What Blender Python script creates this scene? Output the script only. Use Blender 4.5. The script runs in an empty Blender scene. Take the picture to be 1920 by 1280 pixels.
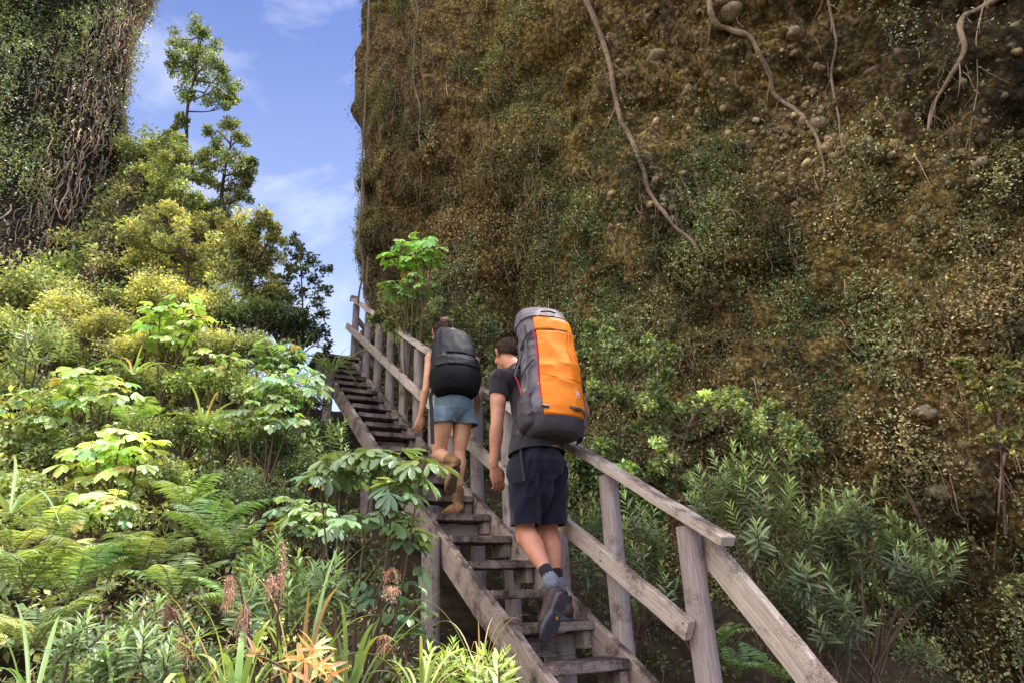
import bpy, math, random
import numpy as np
from mathutils import Vector, Matrix

rng = np.random.default_rng(7)
random.seed(7)
scene = bpy.context.scene
COL = scene.collection
A = np.array
def unit(v):
    v = np.asarray(v, float)
    return v / (np.linalg.norm(v, axis=-1, keepdims=True) + 1e-12)

# ------------------------------------------------------------------ camera
F_PX = 1192.93
PITCH, ROLL = 0.383884, -0.0415244
_r = A([1., 0, 0]); _u = A([0, -math.sin(PITCH), math.cos(PITCH)]); CW = A([0, math.cos(PITCH), math.sin(PITCH)])
CR = math.cos(ROLL) * _r + math.sin(ROLL) * _u
CU = -math.sin(ROLL) * _r + math.cos(ROLL) * _u
cam_d = bpy.data.cameras.new('camera'); cam = bpy.data.objects.new('camera', cam_d); COL.objects.link(cam)
cam_d.sensor_width = 36; cam_d.lens = F_PX / 1920 * 36; cam_d.clip_end = 3000; cam_d.clip_start = .05
cam.matrix_world = Matrix(((CR[0], CU[0], -CW[0], 0), (CR[1], CU[1], -CW[1], 0), (CR[2], CU[2], -CW[2], 0), (0, 0, 0, 1)))
scene.camera = cam
def ray(px, py): return CW + CR * (px - 960) / F_PX - CU * (py - 640) / F_PX
def at(px, py, d): return ray(px, py) * d
def pix(P):
    P = np.atleast_2d(P); d = P @ CW
    return np.stack([960 + F_PX * (P @ CR) / d, 640 - F_PX * (P @ CU) / d, d], 1)

# stair frame: u across (right), v along (uphill), z up
O = A([0.15729812, 3.46554961, -0.30698011])
H = A([-0.47702239, 0.87889114, 0.]); X = A([0.87889114, 0.47702239, 0.]); Z = A([0., 0, 1])
TAN0, TAN1 = math.tan(0.52468431), math.tan(0.55584162)
def S(u, v, z): return A([O[0] + X[0] * u + H[0] * v, O[1] + X[1] * u + H[1] * v, z])
def J(px, py, v):
    d = ray(px, py); return d * ((v + O @ H) / (d @ H))
def toUV(P):
    P = np.atleast_2d(P); q = P - O
    return q @ X, q @ H

# ------------------------------------------------------------------ noise
def _hash(ix, iy, iz, seed):
    h = (ix.astype(np.int64) * 374761393 + iy.astype(np.int64) * 668265263 + iz.astype(np.int64) * 2147483647 + seed * 974634777) & 0xffffffff
    h = ((h ^ (h >> 13)) * 1274126177) & 0xffffffff
    h = ((h ^ (h >> 16)) * 2246822519) & 0xffffffff
    return ((h ^ (h >> 15)) & 0xffffff) / float(0xffffff)
def vnoise(P, seed=0):
    P = np.asarray(P, float); I = np.floor(P); f = P - I; f = f * f * (3 - 2 * f)
    out = 0
    for dx in (0, 1):
        wx = f[:, 0] if dx else 1 - f[:, 0]
        for dy in (0, 1):
            wy = f[:, 1] if dy else 1 - f[:, 1]
            for dz in (0, 1):
                wz = f[:, 2] if dz else 1 - f[:, 2]
                out = out + wx * wy * wz * _hash(I[:, 0] + dx, I[:, 1] + dy, I[:, 2] + dz, seed)
    return out * 2 - 1
def fbm(P, octs=4, seed=0, lac=2.03, gain=.5):
    a, s, o = 1., 0., 0.
    P = np.asarray(P, float)
    for k in range(octs):
        o = o + a * vnoise(P + 13.7 * k, seed + k); s += a; a *= gain; P = P * lac
    return o / s
def worley(P, seed=0):
    I = np.floor(P); best = np.full(len(P), 9.); rid = np.zeros(len(P))
    for dx in (-1, 0, 1):
        for dy in (-1, 0, 1):
            for dz in (-1, 0, 1):
                C = I + A([dx, dy, dz])
                r0 = _hash(C[:, 0], C[:, 1], C[:, 2], seed); r1 = _hash(C[:, 0], C[:, 1], C[:, 2], seed + 1); r2 = _hash(C[:, 0], C[:, 1], C[:, 2], seed + 2)
                D = np.linalg.norm(C + np.stack([r0, r1, r2], 1) - P, axis=1)
                m = D < best; best[m] = D[m]; rid[m] = _hash(C[:, 0], C[:, 1], C[:, 2], seed + 3)[m]
    return best, rid
def sstep(a, b, x):
    t = np.clip((x - a) / (b - a), 0, 1); return t * t * (3 - 2 * t)

# ------------------------------------------------------------------ geometry buffer
class Geo:
    def __init__(s): s.V = []; s.F = []; s.C = []; s.M = []; s.n = 0
    def add(s, V, F, C=(1, 1, 1), m=0):
        V = np.asarray(V, float); F = np.asarray(F, int)
        C = np.asarray(C, float)
        if C.ndim == 1: C = np.tile(C, (len(V), 1))
        s.V.append(V); s.F.append(F + s.n); s.C.append(C); s.M.append(np.full(len(F), m)); s.n += len(V)
    def xf(s, R, t, sc=1.):
        s.V = [(v * sc) @ np.asarray(R).T + t for v in s.V]; return s
    def merge(s, g, R=np.eye(3), t=0, sc=1., cm=1.):
        for v, f, c, m in zip(g.V, g.F, g.C, g.M):
            s.V.append((v * sc) @ np.asarray(R).T + t); s.F.append(f + s.n); s.C.append(c * cm); s.M.append(m)
        s.n += g.n
    def mesh(s, name, smooth=False, origin=None):
        V = np.concatenate(s.V) if s.V else np.zeros((0, 3))
        if origin is not None: V = V - origin
        C = np.concatenate(s.C); sizes = np.concatenate([np.full(len(f), f.shape[1]) for f in s.F])
        L = np.concatenate([f.ravel() for f in s.F]); starts = np.concatenate([[0], np.cumsum(sizes)[:-1]])
        me = bpy.data.meshes.new(name)
        me.vertices.add(len(V)); me.vertices.foreach_set('co', V.astype(np.float32).ravel())
        me.loops.add(len(L)); me.loops.foreach_set('vertex_index', L.astype(np.int32))
        me.polygons.add(len(sizes)); me.polygons.foreach_set('loop_start', starts.astype(np.int32))
        me.polygons.foreach_set('loop_total', sizes.astype(np.int32))
        me.polygons.foreach_set('material_index', np.concatenate(s.M).astype(np.int32))
        me.polygons.foreach_set('use_smooth', np.full(len(sizes), bool(smooth)))
        at_ = me.color_attributes.new('col', 'FLOAT_COLOR', 'POINT')
        at_.data.foreach_set('color', np.concatenate([C, np.ones((len(C), 1))], 1).astype(np.float32).ravel())
        me.update(); me.validate()
        return me

def wloc(o):
    p = A([0., 0, 0])
    while o is not None:
        p = p + A(o.location); o = o.parent
    return p
def tag(o, label=None, cat=None, group=None, kind=None):
    if label: o['label'] = label
    if cat: o['category'] = cat
    if group: o['group'] = group
    if kind: o['kind'] = kind
    return o
def thing(name, label, cat, loc, group=None):
    o = bpy.data.objects.new(name, None); COL.objects.link(o); o.location = tuple(loc); o.empty_display_size = .1
    return tag(o, label, cat, group)
def put(name, geo, mat, parent=None, smooth=False, origin=None):
    """world-space geometry -> one mesh object (parents only carry translations)"""
    org = wloc(parent) if parent is not None else (A([0., 0, 0]) if origin is None else A(origin))
    loc = A([0., 0, 0]) if parent is not None else org
    o = bpy.data.objects.new(name, geo.mesh(name, smooth, org))
    for m in (mat if isinstance(mat, (list, tuple)) else [mat]): o.data.materials.append(m)
    COL.objects.link(o); o.location = tuple(loc)
    if parent is not None: o.parent = parent
    return o

# ------------------------------------------------------------------ materials
def newmat(name):
    m = bpy.data.materials.new(name); m.use_nodes = True; nt = m.node_tree; nt.nodes.clear()
    return m, nt, nt.nodes.new, nt.links.new
def plain(name, col, rough=.6, spec=.3, noise_amt=.12, scale=60, bump=.15, bdist=.002, metal=0, sheen=0, attr=False, stretch=(1, 1, 1)):
    m, nt, N, L = newmat(name)
    out = N('ShaderNodeOutputMaterial'); b = N('ShaderNodeBsdfPrincipled'); L(b.outputs[0], out.inputs[0])
    tc = N('ShaderNodeTexCoord'); mp = N('ShaderNodeMapping'); mp.inputs['Scale'].default_value = stretch
    L(tc.outputs['Object'], mp.inputs[0])
    nz = N('ShaderNodeTexNoise'); nz.inputs['Scale'].default_value = scale; nz.inputs['Detail'].default_value = 5; L(mp.outputs[0], nz.inputs[0])
    nz2 = N('ShaderNodeTexNoise'); nz2.inputs['Scale'].default_value = scale * .12; nz2.inputs['Detail'].default_value = 3; L(mp.outputs[0], nz2.inputs[0])
    ad = N('ShaderNodeMath'); ad.operation = 'ADD'; L(nz.outputs[0], ad.inputs[0]); L(nz2.outputs[0], ad.inputs[1])
    mr = N('ShaderNodeMapRange'); mr.inputs[1].default_value = .6; mr.inputs[2].default_value = 1.4
    mr.inputs[3].default_value = 1 - noise_amt * 1.6; mr.inputs[4].default_value = 1 + noise_amt * 1.6; L(ad.outputs[0], mr.inputs[0])
    mx = N('ShaderNodeMix'); mx.data_type = 'RGBA'; mx.blend_type = 'MULTIPLY'; mx.inputs[0].default_value = 1
    if attr:
        at_ = N('ShaderNodeAttribute'); at_.attribute_name = 'col'; L(at_.outputs['Color'], mx.inputs[6])
    else: mx.inputs[6].default_value = (*col, 1)
    L(mr.outputs[0], mx.inputs[7]); L(mx.outputs[2], b.inputs['Base Color'])
    b.inputs['Roughness'].default_value = rough; b.inputs['Specular IOR Level'].default_value = spec; b.inputs['Metallic'].default_value = metal
    if sheen: b.inputs['Sheen Weight'].default_value = sheen
    bp = N('ShaderNodeBump'); bp.inputs['Strength'].default_value = bump; bp.inputs['Distance'].default_value = bdist
    L(nz.outputs[0], bp.inputs['Height']); L(bp.outputs[0], b.inputs['Normal'])
    return m
def leafmat(name, rough=.42, spec=.45, trans=.35, ty=(1.25, 1.2, .45), gain=2.3):
    m, nt, N, L = newmat(name)
    out = N('ShaderNodeOutputMaterial'); b = N('ShaderNodeBsdfPrincipled'); t = N('ShaderNodeBsdfTranslucent'); mix = N('ShaderNodeMixShader')
    a = N('ShaderNodeAttribute'); a.attribute_name = 'col'
    oi = N('ShaderNodeObjectInfo'); hs = N('ShaderNodeHueSaturation')
    mr = N('ShaderNodeMapRange'); mr.inputs[3].default_value = .8 * gain; mr.inputs[4].default_value = 1.2 * gain; L(oi.outputs['Random'], mr.inputs[0]); L(mr.outputs[0], hs.inputs['Value'])
    L(a.outputs['Color'], hs.inputs['Color']); hs.inputs['Saturation'].default_value = .82; hs.inputs['Hue'].default_value = .493
    mu = N('ShaderNodeMix'); mu.data_type = 'RGBA'; mu.blend_type = 'MULTIPLY'; mu.inputs[0].default_value = 1; mu.inputs[7].default_value = (*ty, 1)
    L(hs.outputs[0], mu.inputs[6]); L(mu.outputs[2], t.inputs['Color']); L(hs.outputs[0], b.inputs['Base Color'])
    b.inputs['Roughness'].default_value = rough; b.inputs['Specular IOR Level'].default_value = spec
    mix.inputs[0].default_value = trans; L(b.outputs[0], mix.inputs[1]); L(t.outputs[0], mix.inputs[2]); L(mix.outputs[0], out.inputs[0])
    return m
def woodmat(name, base, dark, stain=.5, scale=1.0, axis=0):
    """weathered timber; grain runs along the object's local x"""
    m, nt, N, L = newmat(name)
    out = N('ShaderNodeOutputMaterial'); b = N('ShaderNodeBsdfPrincipled'); L(b.outputs[0], out.inputs[0])
    tc = N('ShaderNodeTexCoord'); oi = N('ShaderNodeObjectInfo')
    ad = N('ShaderNodeVectorMath'); ad.operation = 'ADD'
    cm = N('ShaderNodeCombineXYZ'); mm = N('ShaderNodeMath'); mm.operation = 'MULTIPLY'; mm.inputs[1].default_value = 37
    L(oi.outputs['Random'], mm.inputs[0]); L(mm.outputs[0], cm.inputs[0]); L(mm.outputs[0], cm.inputs[1])
    L(tc.outputs['Object'], ad.inputs[0]); L(cm.outputs[0], ad.inputs[1])
    mp = N('ShaderNodeMapping'); mp.inputs['Scale'].default_value = (1.6 * scale, 34 * scale, 34 * scale); L(ad.outputs[0], mp.inputs[0])
    g = N('ShaderNodeTexNoise'); g.inputs['Scale'].default_value = 3.2; g.inputs['Detail'].default_value = 8; g.inputs['Roughness'].default_value = .65; g.inputs['Distortion'].default_value = .6
    L(mp.outputs[0], g.inputs[0])
    big = N('ShaderNodeTexNoise'); big.inputs['Scale'].default_value = 5; big.inputs['Detail'].default_value = 6; big.inputs['Roughness'].default_value = .7; L(ad.outputs[0], big.inputs[0])
    fine = N('ShaderNodeTexNoise'); fine.inputs['Scale'].default_value = 140; fine.inputs['Detail'].default_value = 4; L(ad.outputs[0], fine.inputs[0])
    r1 = N('ShaderNodeValToRGB'); r1.color_ramp.elements[0].position = .3; r1.color_ramp.elements[1].position = .68
    r1.color_ramp.elements[0].color = (*[c * .55 for c in base], 1); r1.color_ramp.elements[1].color = (*[c * 1.25 for c in base], 1); L(g.outputs[0], r1.inputs[0])
    # stain of lichen / damp
    ge = N('ShaderNodeNewGeometry'); sp = N('ShaderNodeSeparateXYZ'); L(ge.outputs['Normal'], sp.inputs[0])
    up = N('ShaderNodeMapRange'); up.inputs[1].default_value = .2; up.inputs[2].default_value = .9; up.inputs[3].default_value = 0; up.inputs[4].default_value = .12; L(sp.outputs[2], up.inputs[0])
    ad2 = N('ShaderNodeMath'); ad2.operation = 'ADD'; L(big.outputs[0], ad2.inputs[0]); L(up.outputs[0], ad2.inputs[1])
    ad3 = N('ShaderNodeMath'); ad3.operation = 'MULTIPLY_ADD'; ad3.inputs[1].default_value = .35; L(fine.outputs[0], ad3.inputs[0]); L(ad2.outputs[0], ad3.inputs[2])
    r2 = N('ShaderNodeValToRGB'); r2.color_ramp.elements[0].position = .78 - .22 * stain; r2.color_ramp.elements[1].position = .95 - .2 * stain
    r2.color_ramp.elements[0].color = (0, 0, 0, 1); r2.color_ramp.elements[1].color = (1, 1, 1, 1); L(ad3.outputs[0], r2.inputs[0])
    mx = N('ShaderNodeMix'); mx.data_type = 'RGBA'; mx.inputs[7].default_value = (*dark, 1); L(r2.outputs[0], mx.inputs[0]); L(r1.outputs[0], mx.inputs[6])
    hv = N('ShaderNodeMapRange'); hv.inputs[3].default_value = .82; hv.inputs[4].default_value = 1.15; L(oi.outputs['Random'], hv.inputs[0])
    mx2 = N('ShaderNodeMix'); mx2.data_type = 'RGBA'; mx2.blend_type = 'MULTIPLY'; mx2.inputs[0].default_value = 1; L(mx.outputs[2], mx2.inputs[6]); L(hv.outputs[0], mx2.inputs[7])
    L(mx2.outputs[2], b.inputs['Base Color']); b.inputs['Roughness'].default_value = .78; b.inputs['Specular IOR Level'].default_value = .25
    bp = N('ShaderNodeBump'); bp.inputs['Strength'].default_value = .5; bp.inputs['Distance'].default_value = .003
    L(g.outputs[0], bp.inputs['Height']); L(bp.outputs[0], b.inputs['Normal'])
    return m
def rockmat(name, moss_a, moss_b, stone):
    """attr col: r = stone mask, g = tone and painted shade, b = red tone"""
    m, nt, N, L = newmat(name)
    out = N('ShaderNodeOutputMaterial'); b = N('ShaderNodeBsdfPrincipled'); L(b.outputs[0], out.inputs[0])
    tc = N('ShaderNodeTexCoord'); at_ = N('ShaderNodeAttribute'); at_.attribute_name = 'col'; sp = N('ShaderNodeSeparateColor'); L(at_.outputs['Color'], sp.inputs[0])
    n1 = N('ShaderNodeTexNoise'); n1.inputs['Scale'].default_value = 2.2; n1.inputs['Detail'].default_value = 9; n1.inputs['Roughness'].default_value = .7; L(tc.outputs['Object'], n1.inputs[0])
    n2 = N('ShaderNodeTexNoise'); n2.inputs['Scale'].default_value = 22; n2.inputs['Detail'].default_value = 10; n2.inputs['Roughness'].default_value = .82; L(tc.outputs['Object'], n2.inputs[0])
    r1 = N('ShaderNodeValToRGB'); r1.color_ramp.elements[0].position = .38; r1.color_ramp.elements[1].position = .62
    r1.color_ramp.elements[0].color = (*moss_a, 1); r1.color_ramp.elements[1].color = (*moss_b, 1); L(n1.outputs[0], r1.inputs[0])
    red = N('ShaderNodeMix'); red.data_type = 'RGBA'; red.inputs[7].default_value = (.15, .07, .05, 1); L(sp.outputs[2], red.inputs[0]); L(r1.outputs[0], red.inputs[6])
    st = N('ShaderNodeMix'); st.data_type = 'RGBA'; st.inputs[7].default_value = (*stone, 1); L(red.outputs[2], st.inputs[6])
    sm = N('ShaderNodeMath'); sm.operation = 'MULTIPLY'; smr = N('ShaderNodeMapRange'); smr.inputs[1].default_value = .3; smr.inputs[2].default_value = .6; L(n2.outputs[0], smr.inputs[0])
    L(smr.outputs[0], sm.inputs[0]); L(sp.outputs[0], sm.inputs[1]); L(sm.outputs[0], st.inputs[0])
    mr = N('ShaderNodeMapRange'); mr.inputs[1].default_value = .36; mr.inputs[2].default_value = .64; mr.inputs[3].default_value = .2; mr.inputs[4].default_value = 1.8; L(n2.outputs[0], mr.inputs[0])
    mu = N('ShaderNodeMix'); mu.data_type = 'RGBA'; mu.blend_type = 'MULTIPLY'; mu.inputs[0].default_value = 1; L(st.outputs[2], mu.inputs[6]); L(mr.outputs[0], mu.inputs[7])
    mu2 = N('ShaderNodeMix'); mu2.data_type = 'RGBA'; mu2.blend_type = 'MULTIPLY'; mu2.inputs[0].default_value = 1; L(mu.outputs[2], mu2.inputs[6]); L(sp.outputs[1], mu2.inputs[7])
    vo = N('ShaderNodeTexVoronoi'); vo.inputs['Scale'].default_value = 15; dv = N('ShaderNodeVectorMath'); dv.operation = 'MULTIPLY_ADD'; L(n1.outputs['Color'], dv.inputs[0]); dv.inputs[1].default_value = (.35, .35, .35); L(tc.outputs['Object'], dv.inputs[2]); L(dv.outputs[0], vo.inputs['Vector'])
    vr = N('ShaderNodeMapRange'); vr.inputs[1].default_value = .25; vr.inputs[2].default_value = .75; vr.inputs[3].default_value = 1.25; vr.inputs[4].default_value = .3; L(vo.outputs['Distance'], vr.inputs[0])
    mu3 = N('ShaderNodeMix'); mu3.data_type = 'RGBA'; mu3.blend_type = 'MULTIPLY'; mu3.inputs[0].default_value = 1; L(mu2.outputs[2], mu3.inputs[6]); L(vr.outputs[0], mu3.inputs[7])
    L(mu3.outputs[2], b.inputs['Base Color']); b.inputs['Roughness'].default_value = .85; b.inputs['Specular IOR Level'].default_value = .25
    bp = N('ShaderNodeBump'); bp.inputs['Strength'].default_value = 1.; bp.inputs['Distance'].default_value = .05
    bh = N('ShaderNodeMath'); bh.operation = 'MULTIPLY_ADD'; bh.inputs[1].default_value = .7; L(vr.outputs[0], bh.inputs[0]); L(n2.outputs[0], bh.inputs[2]); L(bh.outputs[0], bp.inputs['Height']); L(bp.outputs[0], b.inputs['Normal'])
    return m
M = {}
M['wood'] = woodmat('weathered_wood', (.41, .315, .27), (.065, .042, .036), .58)
M['rail'] = woodmat('rail_wood', (.62, .505, .43), (.16, .11, .09), .34)
M['post'] = woodmat('post_wood', (.40, .32, .30), (.10, .065, .055), .42)
M['tread'] = woodmat('tread_wood', (.33, .25, .215), (.055, .032, .034), .85)
M['bark'] = plain('bark', (.16, .10, .075), .9, .15, .4, 45, .6, .01)
M['vine'] = plain('vine_bark', (.26, .185, .125), .85, .2, .4, 30, .6, .01)
M['twig'] = plain('twig_bark', (.17, .115, .08), .9, .15, .3, 40)
M['leaf'] = leafmat('leaf_soft'); M['leafg'] = leafmat('leaf_glossy', .32, .7, .3); M['leafd'] = leafmat('leaf_dull', .6, .25, .3, gain=1.35)
M['blade'] = leafmat('strap_leaf', .4, .4, .3)
M['flower'] = leafmat('dry_flower', .7, .2, .3, (1.2, .9, .6), gain=1.5)
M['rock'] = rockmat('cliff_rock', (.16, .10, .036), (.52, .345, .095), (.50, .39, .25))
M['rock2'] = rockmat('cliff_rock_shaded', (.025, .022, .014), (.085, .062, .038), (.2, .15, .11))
M['soil'] = plain('leaf_litter_soil', (.055, .038, .024), .95, .1, .5, 9, .8, .03)
M['steel'] = plain('galvanised_steel', (.35, .33, .33), .45, .5, .1, 60, metal=.8)
SUN_EL, SUN_AZ, SKY = 67., 82., .15
CLO, CHI, FILL_B = .49, .68, 19.
CLOFF = (1.5, 1.5, .2)
# ================================================================== terrain
def ground_z(u, v):
    base = -1.05 + .56 * v
    lo = -1.62
    k = .25
    z = np.where(base - lo > 4, base, lo + k * np.log1p(np.exp(np.clip((base - lo) / k, -30, 16))))
    bank = np.clip((-u - .7) * 2.1, 0, 5.5) * sstep(4.3, 8.2, v) * (.12 + .88 * np.maximum(sstep(-3.7, -2.9, u), sstep(8, 9.5, v)))
    side = np.clip(-u - 2.0, 0, 12) * .28 * sstep(-2.5, 1.0, v) * (1 - sstep(4.3, 8.2, v))
    z = z + bank + side
    # beyond the saddle the land falls away
    over = np.clip(v - 7.3, 0, None)
    crest = -1.05 + .56 * 7.3
    fall = crest - .25 * over + bank * (1 - sstep(10, 22, v)) - 6 * sstep(14, 60, v)
    z = np.where(v > 7.3, fall, z)
    z = z - .25 * sstep(.5, 1.4, u) * sstep(-2, 0, v)
    return z
def build_ground():
    a = np.sinh(np.linspace(-5.6, 5.6, 260)); a = a / a.max() * 400
    b = a.copy()
    U, V = np.meshgrid(a, b, indexing='ij'); U = U.ravel() - 1; V = V.ravel() + 2
    P = O[None] + X[None] * U[:, None] + H[None] * V[:, None]
    z = ground_z(U, V)
    near = np.exp(-((U + 1) ** 2 + (V - 2) ** 2) / 900)
    z = z + (.14 * fbm(np.stack([P[:, 0], P[:, 1], P[:, 0] * 0], 1) * .9, 4, 3)) * near
    P[:, 2] = z
    n = 260; i = np.arange(n * n).reshape(n, n)
    F = np.stack([i[:-1, :-1].ravel(), i[1:, :-1].ravel(), i[1:, 1:].ravel(), i[:-1, 1:].ravel()], 1)
    g = Geo(); g.add(P, F); return put('ground', g, M['soil'], None, True)
tag(build_ground(), kind='structure')

# ================================================================== cliffs
def catmull(P, n):
    P = np.asarray(P, float); Q = np.concatenate([[2 * P[0] - P[1]], P, [2 * P[-1] - P[-2]]])
    seg = len(P) - 1; t = np.linspace(0, seg - 1e-9, n); k = t.astype(int); f = (t - k)[:, None]
    p0, p1, p2, p3 = Q[k], Q[k + 1], Q[k + 2], Q[k + 3]
    return .5 * (2 * p1 + (p2 - p0) * f + (2 * p0 - 5 * p1 + 4 * p2 - p3) * f ** 2 + (3 * p1 - p0 - 3 * p2 + p3) * f ** 3)
def resample(P, step):
    D = catmull(P, 2000); s = np.concatenate([[0], np.cumsum(np.linalg.norm(np.diff(D, axis=0), axis=1))])
    n = int(s[-1] / step) + 2; q = np.linspace(0, s[-1], n)
    return np.stack([np.interp(q, s, D[:, k]) for k in range(D.shape[1])], 1), q
def cliff_grid(foot_uv, z0, z1, step, disp, lean):
    foot = A([[*S(u, v, 0)[:2]] for u, v in foot_uv])
    Q, s = resample(foot, step)
    T = np.gradient(Q, axis=0); T = T / np.linalg.norm(T, axis=1, keepdims=True); Nn = np.stack([-T[:, 1], T[:, 0]], 1)
    # smooth the normals so that corners do not fold
    kk = 41
    for c in (0, 1): Nn[:, c] = np.convolve(np.pad(Nn[:, c], kk // 2, mode='edge'), np.ones(kk) / kk, 'valid')
    Nn = Nn / np.linalg.norm(Nn, axis=1, keepdims=True)
    zs = np.arange(z0, z1, step)
    nz, nq = len(zs), len(Q)
    P = np.zeros((nq, nz, 3)); P[:, :, :2] = Q[:, None]; P[:, :, 2] = zs
    N3 = np.zeros_like(P); N3[:, :, :2] = Nn[:, None]
    sv = np.repeat(s, nz); P = P.reshape(-1, 3); N3 = N3.reshape(-1, 3)
    d, col, *_pm = disp(P, sv)
    P2 = P + N3 * (d + lean(sv, P[:, 2]))[:, None]
    i = np.arange(nq * nz).reshape(nq, nz)
    F = np.stack([i[:-1, :-1].ravel(), i[:-1, 1:].ravel(), i[1:, 1:].ravel(), i[1:, :-1].ravel()], 1)
    return P2, N3, F, col, sv, (nq, nz), Nn, Q, zs
def grid_normals(P, shp, N3):
    G = P.reshape(*shp, 3); a = np.gradient(G, axis=0); b = np.gradient(G, axis=1)
    n = np.cross(a, b).reshape(-1, 3); n = unit(n); s = np.sign(np.sum(n * N3, 1)); s[s == 0] = 1
    return n * s[:, None]

def disp_right(P, s):
    pk = fbm(P * A([.75, .75, .95]), 3, 15); d = -.26 * sstep(.08, .34, pk) - .12 * sstep(.12, .3, fbm(P * A([1.9, 1.9, 2.6]), 3, 17)) + .60 * fbm(P * A([.33, .33, .22]), 3, 11) + .38 * fbm(P * A([1., 1, .7]), 3, 21) + .16 * np.abs(fbm(P * 2.2, 3, 25)) 
    streak = sstep(8.3, 10.8, s)                         # towards the far end the wall is draped and streaky
    d += streak * .34 * fbm(P * A([1.7, 1.7, .45]), 4, 31) + .085 * fbm(P * 5, 3, 41)
    pm = (1 - sstep(8.3, 9.8, s + .8 * fbm(P * .8, 2, 53))) * sstep(2.9, 4.3, P[:, 2] + 1.1 * fbm(P * .6, 2, 51) - .12 * (s - 6))
    pm = np.maximum(pm, sstep(6.3, 5.6, s) * sstep(.5, 0, np.abs(P[:, 2] - .8 + .5 * fbm(P * .8, 2, 52)) - .6) * .95)
    stone = np.zeros(len(P))
    for sc, r, amp, sd, keep in ((2.6, .36, .5, 61, .6), (5.2, .42, .62, 71, .42), (10., .44, .62, 81, .35)):
        Q = P * sc + .25 * np.stack([fbm(P * 3, 2, 5), fbm(P * 3, 2, 6), fbm(P * 3, 2, 7)], 1)
        w, rid = worley(Q, sd); rr = r * (.6 + .6 * rid); on = (rid > keep)
        dome = np.sqrt(np.clip(1 - (w / rr) ** 2, 0, 1)) * rr / sc * on * pm
        d += dome * amp * 1.0; stone = np.maximum(stone, .5 * (dome * sc / r > .38) * on * pm)
    red = sstep(9.8, 12.6, s) * (.45 + .5 * fbm(P * A([.8, .8, .3]), 3, 91))
    shade_tone = 1 - .72 * (1 - sstep(3.9, 6.3, s + .5 * fbm(P, 2, 92) - .25 * np.clip(P[:, 2] - 4, -3, 3)))  # vignette shade painted into the rock colour, darker to the right and upwards
    shade_tone = shade_tone * (.72 + .5 * (fbm(P * .7, 3, 93) + .4)) * (.45 + .55 * sstep(-.6, 1.6, P[:, 2]))  # random tone, darker towards the foot of the wall
    return d, np.stack([np.clip(stone * .85, 0, 1), np.clip(shade_tone, .12, 1.3), np.clip(red, 0, .8)], 1), pm
def lean_right(s, z):
    up = np.clip(z - 3.2, 0, 20)
    return .035 * up * sstep(9, 13, s) + .045 * up - .3 * sstep(2.2, -.8, z)
RFOOT = [(8.2, -4.2), (6.4, -2.2), (5.0, -.3), (3.9, 1.3), (2.9, 3.1), (2.15, 5.0), (1.55, 6.6), (1.32, 7.5), (1.5, 8.5), (2.2, 9.6), (4.5, 10.6)]
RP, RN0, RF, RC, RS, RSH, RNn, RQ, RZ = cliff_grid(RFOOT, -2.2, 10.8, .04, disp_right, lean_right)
_k = 1 + 2.2 * sstep(8.5, .5, RS) + .75 * sstep(8.5, 11.5, RS)
RP[:, 2] = np.where(RP[:, 2] > 8, 8 + (RP[:, 2] - 8) * _k, RP[:, 2])  # unseen top raised at the near end to shape the cliff's cast shadow
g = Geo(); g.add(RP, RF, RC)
RPM = disp_right(RP, RS)[2]
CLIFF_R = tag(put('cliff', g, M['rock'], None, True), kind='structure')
RNM = grid_normals(RP, RSH, RN0)

def disp_left(P, s):
    d = .45 * fbm(P * A([.5, .5, .16]), 3, 111) + .30 * fbm(P * A([1.5, 1.5, .28]), 4, 121) + .12 * fbm(P * A([5, 5, .9]), 3, 131) + .03 * fbm(P * 9, 2, 141)
    w, rid = worley(P * A([1.6, 1.6, .7]), 151)
    d += .18 * np.clip(.6 - w, 0, 1)
    shade_tone = .75 + .5 * fbm(P * A([1, 1, .35]), 3, 161)  # random streaked tone of the rock
    red = .35 + .6 * fbm(P * A([1.2, 1.2, .3]), 3, 171)
    return d, np.stack([np.clip(.3 * (rid > .8), 0, 1), np.clip(shade_tone, .25, 1.2), np.clip(red, 0, .75)], 1)
LFOOT = [(-6.8, 13.9), (-5.0, 11.2), (-3.95, 9.1), (-3.5, 7.8), (-3.8, 7.15), (-4.9, 7.15), (-6.2, 7.8), (-8.4, 8.8), (-10.5, 9.9)]
LP, LN0, LF, LC, LS, LSH, _, _, _ = cliff_grid(LFOOT, .5, 14.5, .055, disp_left, lambda s, z: 0 * s + .10 * np.clip(8.5 - z, 0, 6))
g = Geo(); g.add(LP, LF, LC)
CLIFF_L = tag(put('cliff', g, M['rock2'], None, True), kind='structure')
LNM = grid_normals(LP, LSH, LN0)
# tops so that the walls are bodies of rock, not sheets
def cap(P, shp, back):
    T = P.reshape(*shp, 3)[:, -1]; g = Geo(); Bk = T + back
    n = len(T); rows = [T + back * t + A([0, 0, .7 * math.sin(t * 1.5)]) for t in np.linspace(0, 1, 7)]
    V = np.concatenate(rows); V[:, 2] += .25 * fbm(V, 2, 5) * (V[:, 2] > T[0, 2])
    i = np.arange(7 * n).reshape(7, n)
    g.add(V, np.stack([i[:-1, :-1].ravel(), i[:-1, 1:].ravel(), i[1:, 1:].ravel(), i[1:, :-1].ravel()], 1), (0, .8, .3)); return g
tag(put('cliff_top', cap(RP, RSH, X * 7 + H * 3), M['rock'], None, True), kind='structure')
tag(put('cliff_top', cap(LP, LSH, -X * 8 + H * 1), M['rock2'], None, True), kind='structure')

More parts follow.
